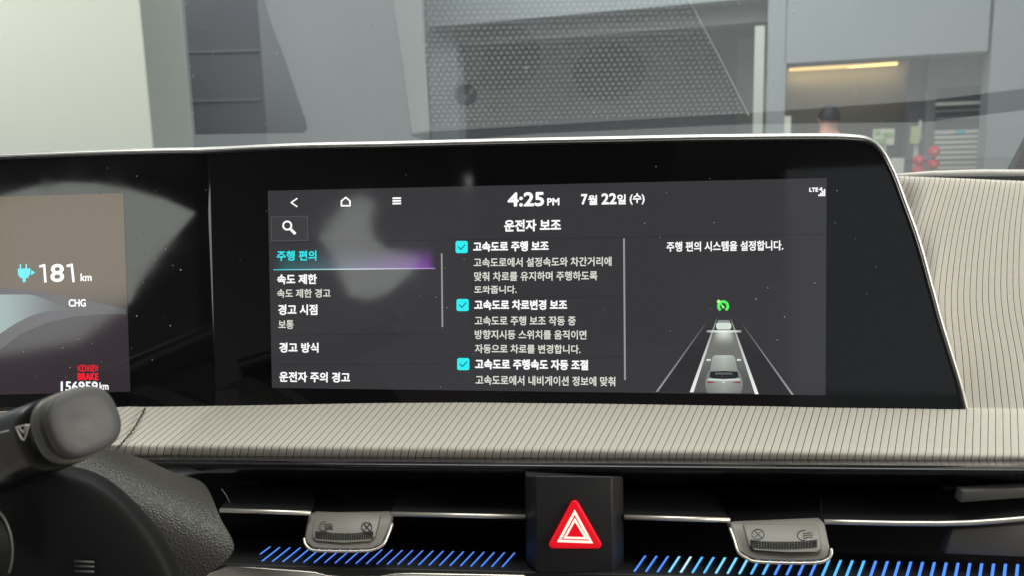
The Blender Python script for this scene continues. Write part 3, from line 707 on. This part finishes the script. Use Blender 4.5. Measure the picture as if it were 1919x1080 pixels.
# ================================================================== ambient light bars
bar_cols = {k: mat('bar_'+k, (.02, .05, .2), .3, 0, .5, c, 1.2) for k, c in dict(blue=(.085, .28, .98), deep=(.10, .24, .95), cyan=(.10, .50, 1.0), pale=(.55, .84, 1.0), ice=(.22, .68, 1.0)).items()}
def bar(parent, xb, yb, xt, yt, m, wpx=3.0):
    n = 3; s = MB(); lt, rt = [], []
    for x, y in ((xb, yb), (xt, yt)):
        d = lipD(x, y) - .0008; lt.append(P(x-wpx/2, y, d)); rt.append(P(x+wpx/2, y, d))
    s.prism([lt[0], rt[0], rt[1], lt[1]], Vector((0, .0012, -.0006))); bevel(s.build('light_bar', m, parent), .00025, 2)
AL = empty('ambient_light', P(730, 1050, .37), 'row of slanted blue light bars under the left air vent', 'ambient light', 'blue ambient light rows')
bar(AL, 486.5, 1040, 506, 1025.5, bar_cols['blue'])
for i in range(24):
    xb = 490 + 19.6*i; yb = yBt(xb); dx = lerp(34, 24, i/23)
    bar(AL, xb, yb, xb+dx, yT(xb+dx)+1, bar_cols['deep' if 5 < i < 15 else 'blue'], 2.9)
AR = empty('ambient_light', P(1560, 1070, .35), 'row of slanted blue light bars under the right air vent, brightest near the switch', 'ambient light', 'blue ambient light rows')
for i in range(33):
    xb = 1189 + 21.7*i + .022*i*i; yb = yBt(xb)+2; dx = interp(xb, [1189, 1570, 1890], [21, 12.5, 3])
    c = 'pale' if i == 4 else 'ice' if i in (3, 7, 8, 9) else 'cyan' if (i in (10, 11, 5, 6) or 16 <= i <= 19) else 'blue'
    bar(AR, xb, yb, xb+dx, yT(xb+dx)+1, bar_cols[c], 3.8)

# ================================================================== the display
DP = empty('curved_display', pan(0, -.10, -.03), 'wide curved black display panel with silver rim showing a Korean driver assistance menu', 'display')
OUT = [(-230, 293.5), (-100, 289), (0, 284), (260, 275), (520, 266.5), (740, 261.3), (960, 256), (1130, 252.5), (1300, 249), (1440, 247.3), (1530, 246.6), (1570, 247), (1600, 248.3), (1626, 251.5), (1648, 262), (1666, 283), (1679, 308), (1689, 330), (1704, 371), (1733, 453), (1761, 556), (1774, 604), (1807, 711), (1817, 750), (1826, 785)]
o_uv = [uv(x, y) for x, y in OUT]
o_uv = [tuple(q) for q in catmull(o_uv, 5)]
VBOT = min(v for _, v in o_uv)
bot = [(s_, uv(min(1800, max(-60, 959+s_*3600)), ypb(min(1800, max(-60, 959+s_*3600))) + 26)[1]) for s_ in np.linspace(o_uv[-1][0]-.006, o_uv[0][0], 70)]
ringpts = o_uv + bot                                   # closed, clockwise from top-left
def offs(pts, d):
    A = np.array(pts); n = len(A); out = []
    for i in range(n):
        t = A[(i+1) % n]-A[i-1]; t /= np.linalg.norm(t)+1e-12; out.append(tuple(A[i] + np.array((t[1], -t[0]))*d))
    return out
def ringrow(d, w_): return [pan(s_, v, w_) for s_, v in offs(ringpts, d)]
dsign = 1
t0 = offs(o_uv, .002)
if t0[20][1] < o_uv[20][1]: dsign = 1      # positive offset moves inwards here
else: dsign = -1
I = lambda d: dsign*d
m = MB(); m.grid([ringrow(I(.0016), -.020), ringrow(I(.0000), -.016), ringrow(I(.0000), -.0042), ringrow(I(.0003), -.0030), ringrow(I(.0012), -.0014), ringrow(I(.0020), -.0004), ringrow(I(.0025), -.0006)], True); m.build('silver_rim', M['bezel'], DP, True, fix=False)
m = MB(); m.grid([ringrow(I(.00245), -.003), ringrow(I(.0025), -.0008), ringrow(I(.0029), -.0002), ringrow(I(.0036), .0006), ringrow(I(.0043), .0004), ringrow(I(.0046), -.0004), ringrow(I(.0047), -.004)], True); m.build('inner_rim', M['gloss'], DP, True, fix=False)
m = MB(); pass
inner = offs(ringpts, I(.0047))
# glass grid by columns
ss = np.array([q[0] for q in inner[:len(o_uv)]]); vv = np.array([q[1] for q in inner[:len(o_uv)]])
mono = np.maximum.accumulate(ss); ssq = np.linspace(mono[0], mono[-1]-.0002, 240); ssq = np.sort(np.append(ssq[(ssq < S0-ARC-.0004) | (ssq > S0+.0004)], [S0-ARC, S0]))
bs = np.array(sorted([(q[0], q[1]) for q in inner[len(o_uv):]]))
tops = np.interp(ssq, mono, vv); bots = np.interp(ssq, bs[:, 0], bs[:, 1]); bots = np.minimum(bots, tops-.0002)
m = MB(); m.grid([[pan(s_, lerp(b_, t_, k), 0) for k in (0, .33, .66, 1)] for s_, b_, t_ in zip(ssq, bots, tops)]); m.build('front_glass', M['glass'], DP, True, fix=False)
m = MB(); m.grid([[pan(s_, lerp(b_, t_, k), -.019) for k in (0, 1)] for s_, b_, t_ in zip(ssq, bots, tops)]); m.build('back_shell', M['plastic'], DP, True, fix=False)

# ---- screen pictures
slope = lambda y: lerp(-.0229, .0135, (y-345)/390)
def quadgrid(c4, nx, ny):
    (a, b_, c, d) = [np.array(q, float) for q in c4]     # tl tr br bl
    return [[tuple((a*(1-i/nx)+b_*i/nx)*(1-j/ny) + (d*(1-i/nx)+c*i/nx)*(j/ny)) for i in range(nx+1)] for j in range(ny+1)]
def patch(name, c4, m, parent, w_, nx=1, ny=1, colf=None):
    g = quadgrid(c4, nx, ny); b = MB(); b.grid([[onpan(x, y, w_) for x, y in r] for r in g]); o = b.build(name, m, parent, fix=False)
    if colf:
        ca = o.data.color_attributes.new('Col', 'FLOAT_COLOR', 'POINT'); k = 0
        for j in range(ny+1):
            for i in range(nx+1):
                ca.data[k].color = (*colf(i/nx, j/ny), 1); k += 1
    return o
def polyp(name, pts, m, parent, w_):
    b = MB(); b.add([onpan(x, y, w_) for x, y in pts], [tuple(range(len(pts)))]); return b.build(name, m, parent, fix=False)
def multi(name, polys, m, parent, w_):
    b = MB()
    for pts in polys: b.add([onpan(x, y, w_) for x, y in pts], [tuple(range(len(pts)))])
    return b.build(name, m, parent, fix=False)
def stroke(pts, wd, closed=False):
    """thick polyline as quads (pixel space)"""
    out = []; n = len(pts)
    for i in range(n if closed else n-1):
        a = np.array(pts[i], float); b_ = np.array(pts[(i+1) % n], float); t = (b_-a); t /= np.linalg.norm(t)+1e-9; q = np.array((-t[1], t[0]))*wd/2; e = t*wd*.35
        out.append([tuple(a-e-q), tuple(b_+e-q), tuple(b_+e+q), tuple(a-e+q)])
    return out
def circ(cx, cy, r, n=24, a0=0, a1=360): return [(cx+r*math.cos(R_(lerp(a0, a1, k/n))), cy+r*math.sin(R_(lerp(a0, a1, k/n)))) for k in range(n+1)]
def text(name, body, x0, x1, y0, y1, m, parent, bold=.35, w_=.0005, sl=None):
    c = bpy.data.curves.new('t', 'FONT'); c.body = body; c.resolution_u = 3
    o = bpy.data.objects.new('t', c); COL.objects.link(o)
    dg = bpy.context.evaluated_depsgraph_get(); me = bpy.data.meshes.new_from_object(o.evaluated_get(dg))
    V_ = np.array([v.co[:2] for v in me.vertices]); F_ = [tuple(p.vertices) for p in me.polygons]
    bpy.data.objects.remove(o); bpy.data.curves.remove(c); bpy.data.meshes.remove(me)
    lo, hi = V_.min(0), V_.max(0); N_ = (V_-lo)/(hi-lo)
    X = x0+bold + N_[:, 0]*(x1-x0-2*bold); Y = y1-bold - N_[:, 1]*(y1-y0-2*bold)
    s_ = slope((y0+y1)/2) if sl is None else sl; Y = Y + s_*(X-(x0+x1)/2)
    b = MB(); offs_ = [(0, 0)] + [(bold*math.cos(t), bold*math.sin(t)) for t in [2*math.pi*k/8 for k in range(8)]]
    base = [uv(x, y) for x, y in zip(X, Y)]
    kx = (uv(x0+1, y0)[0]-uv(x0, y0)[0])
    for k_, (ox, oy) in enumerate(offs_):
        b.add([pan(s0+ox*kx, v0-oy*kx, w_+k_*.000004) for s0, v0 in base], F_)
    return b.build(name, m, parent, fix=False)

CSC = patch('centre_screen', [(502, 357), (1549, 333), (1547, 742), (510, 728)], M['screen'], DP, .0002, 24, 2)
# bars, boxes, rules
multi('back_icon', stroke([(557, 371.5), (546.5, 379), (557, 386.5)], 2.6), M['white'], CSC, .0005)
multi('home_icon', stroke([(640.5, 385), (640.5, 376), (648.5, 369.5), (656.5, 376), (656.5, 385)], 2.8, True), M['white'], CSC, .0005)
multi('menu_icon', [[(736, y), (752, y-.3), (752, y+3), (736, y+3.3)] for y in (369.3, 374.3, 379.3)], M['white'], CSC, .0005)
patch('search_box', [(508.5, 406), (576.5, 404.5), (577.5, 450), (509.5, 451)], M['box'], CSC, .00035)
multi('search_box_edge', stroke([(508.5, 406), (576.5, 404.5), (577.5, 450), (509.5, 451)], .9, True), M['edge'], CSC, .0004)
multi('search_icon', stroke(circ(539, 422, 7.6), 3.2) + stroke([(545.5, 429), (553, 436.5)], 5.2), M['white'], CSC, .0005)
multi('row_rules', [stroke([(510, 454), (832, 449), (1169, 444), (1548, 438.5)], .9)[k] for k in range(3)] + stroke([(835, 560), (1166, 557)], .8) + stroke([(838, 671), (1168, 670)], .8) + stroke([(518, 629), (830, 627)], .8) + stroke([(519, 684), (832, 683)], .8), M['rule'], CSC, .0004)
def glow(i, j):
    x = i; e = (j**1.3)*.85 + .04; fade = min(1, x/.08)*min(1, (1-x)/.05)
    a = np.array(srgb(20, 120, 120)); b_ = np.array(srgb(105, 112, 128)); c = np.array(srgb(132, 66, 168)); base = np.array(srgb(55, 55, 58))
    col = (a*(1-x/.45)+b_*x/.45) if x < .45 else (b_*(1-(x-.45)/.55)+c*(x-.45)/.55)
    k_ = min(1, e*fade*1.1)*(.55+.45*x); return tuple(base*(1-k_)+col*k_)
patch('selection_glow', [(512, 466), (816, 463), (816, 502.3), (513, 504.8)], M['attr'], CSC, .0003, 40, 10, glow)
def ul(i, j):
    a = np.array((.05, .62, .66)); b_ = np.array((.62, .72, .78)); c = np.array((.38, .25, .55))
    x = i; return tuple((a*(1-x*2)+b_*x*2) if x < .5 else (b_*(2-2*x)+c*(2*x-1)))
patch('selection_underline', [(513, 504), (816, 501.4), (816, 503.2), (513, 505.8)], M['attr'], CSC, .0005, 24, 1, ul)
patch('scroll_bar', [(826.6, 474), (829.6, 474), (831, 614), (828, 614)], M['line'], CSC, .0005)
patch('divider_line', [(1167.6, 446), (1171, 446), (1173, 713), (1169.6, 713)], M['line'], CSC, .0005)
T = [('주행 편의', 519.5, 593.5, 469, 488, 'cyan', .45), ('속도 제한', 520, 594.5, 513, 532, 'white', .6), ('속도 제한 경고', 520, 620, 542.5, 559, 'pale', .3),
     ('경고 시점', 522, 595.5, 571.5, 591.5, 'white', .6), ('보통', 522.5, 551, 601, 617.5, 'pale', .3), ('경고 방식', 524, 597.5, 643, 662, 'white', .6), ('운전자 주의 경고', 524, 656.5, 698, 717.5, 'white', .6),
     ('4:25', 951.5, 1020, 359.5, 386.5, 'white', 1.2), ('PM', 1025.5, 1048.5, 370.5, 384.5, 'white', .6), ('7', 1089, 1101, 363, 383, 'white', .9), ('월', 1102, 1119.5, 365, 383.5, 'white', .6), ('22', 1127, 1155.5, 361.5, 382.5, 'white', .9), ('일', 1156.5, 1173, 363.5, 382.5, 'white', .6), ('(수)', 1180, 1208, 361.5, 383, 'white', .6),
     ('운전자 보조', 945, 1051.5, 410.5, 433, 'white', .8),
     ('고속도로 주행 보조', 887, 1028.5, 451.5, 470.5, 'white', .7), ('고속도로에서 설정속도와 차간거리에', 888, 1146, 481.5, 499, 'pale', .35), ('맞춰 차로를 유지하며 주행하도록', 889, 1119.5, 508, 525.5, 'pale', .35), ('도와줍니다.', 889, 968.5, 534.5, 551.5, 'pale', .35),
     ('고속도로 차로변경 보조', 889, 1063, 563, 582, 'white', .7), ('고속도로 주행 보조 작동 중', 890, 1079, 593.5, 611, 'pale', .35), ('방향지시등 스위치를 움직이면', 890, 1099, 619.5, 637, 'pale', .35), ('자동으로 차로를 변경합니다.', 890.5, 1088, 646.5, 663.5, 'pale', .35),
     ('고속도로 주행속도 자동 조절', 890.5, 1102.5, 674.5, 694, 'white', .7), ('고속도로에서 내비게이션 정보에 맞춰', 891.5, 1153, 705.5, 723.5, 'pale', .35),
     ('주행 편의 시스템을 설정합니다.', 1249, 1467.5, 451, 470, 'white', .45)]
for body, x0, x1, y0, y1, c, bd in T: text('menu_text', body, x0, x1, y0, y1, M[c], CSC, bd)
for cx, cy in ((865.5, 462.2), (867.3, 572.7), (868.5, 683.3)):
    r = []; 
    for ax_, ay_, a0 in ((7.6, -7.6, -90), (7.6, 7.6, 0), (-7.6, 7.6, 90), (-7.6, -7.6, 180)): r += circ(cx+ax_, cy+ay_, 3.8, 5, a0, a0+90)
    k_ = polyp('checkbox', r, M['cyan'], CSC, .0005)
    # tick stays inside the box picture
    multi('check_tick', stroke([(cx-6.0, cy-.2), (cx-1.4, cy+4.6), (cx+6.4, cy-4.2)], 1.7), M['ink'], CSC, .00056)
# signal bars
multi('signal_icon', [[(1533+3.4*k, 367), (1533+3.4*k, 364-3.4*k), (1535.9+3.4*k, 364-3.4*k), (1535.9+3.4*k, 367)] for k in range(4)], M['white'], CSC, .0005)
text('network_text', 'LTE', 1516, 1533, 351, 359, M['white'], CSC, .5); text('network_text', '4', 1534, 1541, 350, 358, M['white'], CSC, .4)
# cruise icon
multi('cruise_icon', stroke(circ(1355, 575, 8.6, 22, 135, 405), 5.0) + stroke([(1355, 576), (1349, 569)], 3.2), M['green'], CSC, .0005)
multi('cruise_icon', [circ(1346.5, 566.2, 3.4, 12)[:-1], circ(1355, 576.5, 2.4, 12)[:-1]], lcd('pixel_lime', (.45, 1, .25), 1), CSC, .0007)
# lanes
bgc = np.array(srgb(55, 55, 58))
def fadec(c, p=1.0): return lambda i, j: tuple(bgc*(1-j**p) + np.array(c)*j**p)
def lane(name, t, b_, wt, wb, c, p): patch(name, [(t[0]-wt/2, t[1]), (t[0]+wt/2, t[1]), (b_[0]+wb/2, b_[1]), (b_[0]-wb/2, b_[1])], M['attr'], CSC, .00046, 1, 12, fadec(c, p))
patch('side_lane', [(1326, 602), (1343, 597), (1297, 736), (1234, 735)], M['attr'], CSC, .00033, 2, 10, lambda i, j: tuple(bgc*(1-.55*min(1, j*2))+np.array(srgb(36, 36, 40))*.55*min(1, j*2)))
patch('side_lane', [(1369, 597), (1387, 604), (1482, 740), (1417, 739)], M['attr'], CSC, .00033, 2, 10, lambda i, j: tuple(bgc*(1-.55*min(1, j*2))+np.array(srgb(36, 36, 40))*.55*min(1, j*2)))
def lanefill(i, j):
    g = np.array(srgb(112, 114, 110)); hi = np.array(srgb(215, 222, 210)); d = math.exp(-((j-.0)/.13)**2)*max(0, 1-((i-.5)/.42)**2)
    k_ = 1 if j < .40 else max(.45, 1-(j-.40)*1.4); return tuple((g*k_ + bgc*(1-k_))*(1-d)+hi*d)
patch('lane_fill', [(1336, 623), (1377, 623), (1417, 738), (1298, 736)], M['attr'], CSC, .00040, 16, 20, lanefill)
lane('lane_line', (1344, 596), (1296, 736), 2.0, 7.0, (.85, .88, .86), .55); lane('lane_line', (1368.5, 596), (1418, 739.5), 2.0, 7.0, (.85, .88, .86), .55)
lane('lane_line', (1326, 602), (1231, 735), 1.2, 4.6, srgb(150, 150, 154), .5); lane('lane_line', (1387.5, 604), (1485, 740.5), 1.2, 4.6, srgb(150, 150, 154), .5)
def gapc(i, j): k_ = max(0, 1-abs(i-.5)*2)**.5; return tuple(bgc*(1-k_)+np.array((.92, .95, .90))*k_)
patch('gap_bar', [(1323, 620), (1390.5, 620), (1390.5, 624), (1323, 624)], M['attr'], CSC, .0005, 24, 1, gapc)
cp = lcd('picture_white', srgb(212, 224, 214), 1); cg = lcd('picture_grey', srgb(140, 146, 142), 1); cdk = lcd('picture_dark', srgb(38, 40, 42), 1)
polyp('lead_car', [(1342, 607.5), (1345, 606), (1367, 606), (1370, 607.5), (1370.5, 614), (1368, 618.5), (1344, 618.5), (1341.6, 614)], cp, CSC, .0005)
polyp('lead_car_roof', [(1344.5, 606), (1345.5, 601), (1366.5, 601), (1368, 606)], cg, CSC, .00052)
def body_c(i, j):
    v = np.array(srgb(176, 182, 178))*(1-.45*j); e = 1-.35*abs(i-.5)*2; return tuple(v*e)
CARP = [(1331, 690), (1333, 672), (1337, 667.5), (1374, 667.5), (1378, 672), (1381, 690), (1388, 703), (1391.5, 714), (1391, 726), (1388, 738), (1325, 737), (1322, 726), (1321.5, 714), (1324.5, 703)]
polyp('car_body', CARP, lcd('picture_body', srgb(120, 124, 122), 1), CSC, .00052)
def rowpatch(name, rows_, w_, colf, n=10):
    b = MB(); cols_ = []; c = catmull(rows_, 3)
    for k, (y, xa, xb) in enumerate(c):
        for i in range(n+1): b.v.append(onpan(lerp(xa, xb, i/n), y + .005*(lerp(xa, xb, i/n)-1356), w_)); cols_.append(colf(i/n, k/(len(c)-1)))
    for k in range(len(c)-1):
        for i in range(n): q = k*(n+1)+i; b.f.append((q, q+1, q+n+2, q+n+1))
    o = b.build(name, M['attr'], CSC, fix=False); ca = o.data.color_attributes.new('Col', 'FLOAT_COLOR', 'POINT')
    for k, cc in enumerate(cols_): ca.data[k].color = (*cc, 1)
rowpatch('car_tail', [(710.3, 1328, 1385), (712, 1324.5, 1388.5), (717, 1322, 1391), (725, 1321.8, 1391.2), (733, 1323.5, 1389.8), (737.6, 1327, 1386)], .00056, body_c)
rowpatch('car_roof', [(666.8, 1342, 1370), (668, 1337.5, 1374.5), (671.5, 1335, 1377), (684, 1332.5, 1379.5), (696.5, 1330.5, 1382)], .00056, lambda i, j: tuple(np.array(srgb(205, 214, 206))*(1-.5*j)*(1-.25*abs(i-.5)*2)))
polyp('car_rear_window', [(1331.5, 697.5), (1356, 696), (1381.5, 697.5), (1384, 707), (1377, 710), (1356, 711), (1336, 710), (1329, 707)], cdk, CSC, .0006)
polyp('car_window_shine', [(1341, 699), (1371, 699), (1373, 703), (1339, 703)], lcd('picture_shine', srgb(92, 96, 94), 1), CSC, .00063)
multi('car_shoulder', [[(1328, 710.5), (1356, 712.5), (1385, 710.5), (1388, 713), (1356, 715), (1325, 713)], [(1323.5, 674), (1331, 673.5), (1332, 677), (1324, 677.5)], [(1381, 673.5), (1388.5, 674), (1388, 677.5), (1380.5, 677)], [(1352.5, 717), (1359, 717), (1359, 718.6), (1352.5, 718.6)]], cp, CSC, .0006)
multi('car_tail_lamp', [[(1325, 715.5), (1340, 717.5), (1336, 719), (1326, 719)], [(1387.5, 716), (1373, 717.5), (1377, 719), (1386.5, 719)]], lcd('picture_red', srgb(150, 45, 45), 1), CSC, .00062)

# ---- cluster screen
CLU = patch('cluster_screen', [(-230, 374), (231.5, 361.5), (244.5, 735), (-230, 746)], M['attr'], DP, .0002, 40, 20, lambda i, j: tuple(np.array(srgb(98, 82, 64))*(1-sstep(.45, .62, j)) + np.array(srgb(52, 44, 50))*sstep(.45, .62, j)))
def arcband(f0, f1, x0, x1, n, colf, name, w_):
    b = MB(); cols_ = []
    for i in range(n+1):
        x = lerp(x0, x1, i/n)
        for j in range(5):
            b.v.append(onpan(x, lerp(f0(x), f1(x), j/4), w_)); cols_.append(colf(i/n, j/4))
    for i in range(n):
        for j in range(4): b.f.append((i*5+j, i*5+j+1, (i+1)*5+j+1, (i+1)*5+j))
    o = b.build(name, M['attr'], CLU, fix=False); ca = o.data.color_attributes.new('Col', 'FLOAT_COLOR', 'POINT')
    for k_, c in enumerate(cols_): ca.data[k_].color = (*c, 1)
up = lambda x: interp(x, [-230, -100, 0, 60, 120, 180, 240], [536, 536, 540, 545, 556, 568, 581])
mid = lambda x: interp(x, [-230, -60, 0, 30, 60, 90, 127], [850, 680, 627, 607, 592, 584, 580.5])
lo2 = lambda x: interp(x, [-230, -60, 0, 40, 90, 140, 190, 237], [960, 745, 657, 626, 605, 594, 590, 590])
arcband(up, lo2, -200, 237, 48, lambda i, j: tuple(np.array(srgb(82, 80, 86))*(.55+.45*i)+np.array(srgb(70, 66, 72))*(.45*(1-i))), 'road_arc', .0003)
upb = lambda x: interp(x, [-230, 0, 60, 100, 127], [548, 553, 553, 566, 580])
arcband(upb, mid, -200, 127, 36, lambda i, j: tuple(np.array(srgb(150, 170, 168))*(1-sstep(.55, 1, i))+np.array(srgb(84, 84, 88))*sstep(.55, 1, i)), 'horizon_glow', .0004)
multi('range_text', stroke([(76, 498.5), (83.5, 496.5), (85.8, 527)], 4.6) + stroke([(127, 497.5), (135, 495.5), (138.4, 526.5)], 4.6), M['white'], CLU, .0005)
text('range_text', '8', 95, 121, 493.5, 528, M['white'], CLU, 1.0, sl=-.02)
text('range_text', 'km', 151.5, 172.5, 511.5, 526, M['white'], CLU, .45, sl=-.02); text('charge_text', 'CHG', 129, 161.5, 561.5, 576, M['white'], CLU, .5, sl=-.01)
multi('plug_icon', [[(34, 503), (58, 502), (57.5, 513), (53, 520), (49, 521), (49, 528), (43, 528), (43, 521), (38.5, 520), (34.5, 513)], [(37.5, 494.5), (40.5, 494.5), (40.5, 503), (37.5, 503)], [(48.5, 494), (51.5, 494), (51.5, 503), (48.5, 503)], [(59, 505), (67, 510), (59, 515)]], lcd('pixel_aqua', (.10, .78, .88), 1), CLU, .0005)
pr = []
for cx in (155.5, 175): pr += stroke(circ(cx, 691.0, 5.8, 20), 1.5) + stroke(circ(cx, 691.0, 8.9, 8, 145, 215), 1.3) + stroke(circ(cx, 691.0, 8.9, 8, -35, 35), 1.3)
pr += stroke([(155.5, 687.5), (155.5, 692.5)], 1.8) + stroke([(155.5, 694.5), (155.5, 695.5)], 1.6) + stroke([(173.6, 696), (173.6, 687.6), (176.8, 688.2), (177, 691), (173.8, 692)], 1.4)
multi('brake_icon', pr, M['red'], CLU, .0005)
text('brake_text', 'BRAKE', 146, 185, 700, 713.5, M['red'], CLU, .6, sl=.005)
text('odometer_text', '156959', 114.5, 184, 715.5, 734.5, M['white'], CLU, .7, sl=.005); text('odometer_text', 'km', 187, 204, 717.5, 731.5, M['white'], CLU, .35, sl=.005)
# dust on the glass
b = MB()
for _ in range(120):
    x = rng.uniform(0, 1760); x = x if rng.random() < .55 else rng.uniform(0, 420); y = rng.uniform(300, 740)
    if x > 1640 and y < 330+(x-1640)*3.2: continue
    r = abs(rng.normal(.00016, .00011))+.00006; c = uv(x, y); n = 6
    b.add([pan(c[0]+r*math.cos(k*math.pi/3), c[1]+r*math.sin(k*math.pi/3), .0007) for k in range(n)], [tuple(range(n))])
tag(b.build('dust', mat('dust', (.62, .60, .58), .9), DP, fix=False), kind='stuff')

# ================================================================== cabin around the viewer (seen only mirrored in the glossy panel)
CB = empty('car_cabin', (0, -.5, 0), 'dark car cabin lining with headliner and openings cut to shape the reflections in the glossy display', 'car cabin')
XL_, YR_ = -.78, -1.9
def mir(px, py, side):
    """point of the cabin lining that the display mirrors at this place"""
    s_, v = uv(px, py); p = pan(s_, v); _, _, th = sec(s_); n = EU*math.sin(th) - EN*math.cos(th)
    d = (p-CAM).normalized(); r = d - n*(2*d.dot(n)); t = (XL_-p.x)/r.x if side else (YR_-p.y)/r.y
    q = p + r*t; return (q.y, q.z) if side else (q.x, q.z)
def lining(name, outer_, hole, at):
    bm = bmesh.new()
    ov = [bm.verts.new(at(*q)) for q in outer_]; iv = [bm.verts.new(at(*q)) for q in hole]
    ed = [bm.edges.new((ov[i], ov[(i+1) % 4])) for i in range(4)] + [bm.edges.new((iv[i], iv[(i+1) % len(iv)])) for i in range(len(iv))]
    bmesh.ops.triangle_fill(bm, use_beauty=True, edges=ed)
    bmesh.ops.translate(bm, verts=bm.verts, vec=-CB.location)
    me = bpy.data.meshes.new(name); bm.to_mesh(me); bm.free(); me.materials.append(M['cabin'])
    o = bpy.data.objects.new(name, me); COL.objects.link(o); o.parent = CB
zt, zb = CAM.z+.50, CAM.z-.95
lining('rear_lining', [(-1.02, zt), (.25, zt), (.25, zb), (-1.02, zb)], [mir(x, y, 0) for x, y in ((-25, 374), (2, 366), (60, 350), (125, 341), (180, 343), (240, 353), (310, 373), (366, 398), (335, 435), (298, 480), (262, 530), (246, 566), (150, 640), (-25, 672))], lambda x, z: (x, YR_, z))  # opening cut to shape the pale reflection on the cluster
lining('side_lining', [(.45, zt), (-1.70, zt), (-1.70, zb), (.45, zb)], [mir(x, y, 1) for x, y in ((652, 376), (675, 366), (702, 378), (694, 415), (700, 445), (724, 466), (792, 482), (770, 512), (725, 552), (690, 562), (655, 556), (640, 520), (618, 470), (598, 445), (625, 408))], lambda y, z: (XL_, y, z))  # opening cut to shape the bright patch mirrored over the menu
m = MB(); m.box((-.78, -1.9, CAM.z+.50), (.78, .02, CAM.z+.53)); m.build('headliner', M['cabin'], CB)
m = MB(); m.box((.78, -1.9, CAM.z-.95), (.81, .45, CAM.z-.10)); m.box((.78, -1.9, CAM.z+.36), (.81, .45, CAM.z+.50)); m.box((.78, -.75, CAM.z-.10), (.81, -.55, CAM.z+.36)); m.build('door_lining', M['cabin'], CB)
m = MB(); m.box((-.180, -.10, CAM.z-.09), (.045, -.03, CAM.z+.20)); bevel(m.build('reflection_blocker', mat('blocker_black', (.035, .034, .034), .95, 0, .05), CB), .004, 3)  # box added behind the viewer to block light in the display reflections
m = MB(); m.box((-.78, -1.9, CAM.z-.98), (.78, .45, CAM.z-.95)); m.build('cabin_floor', M['cabin'], CB)
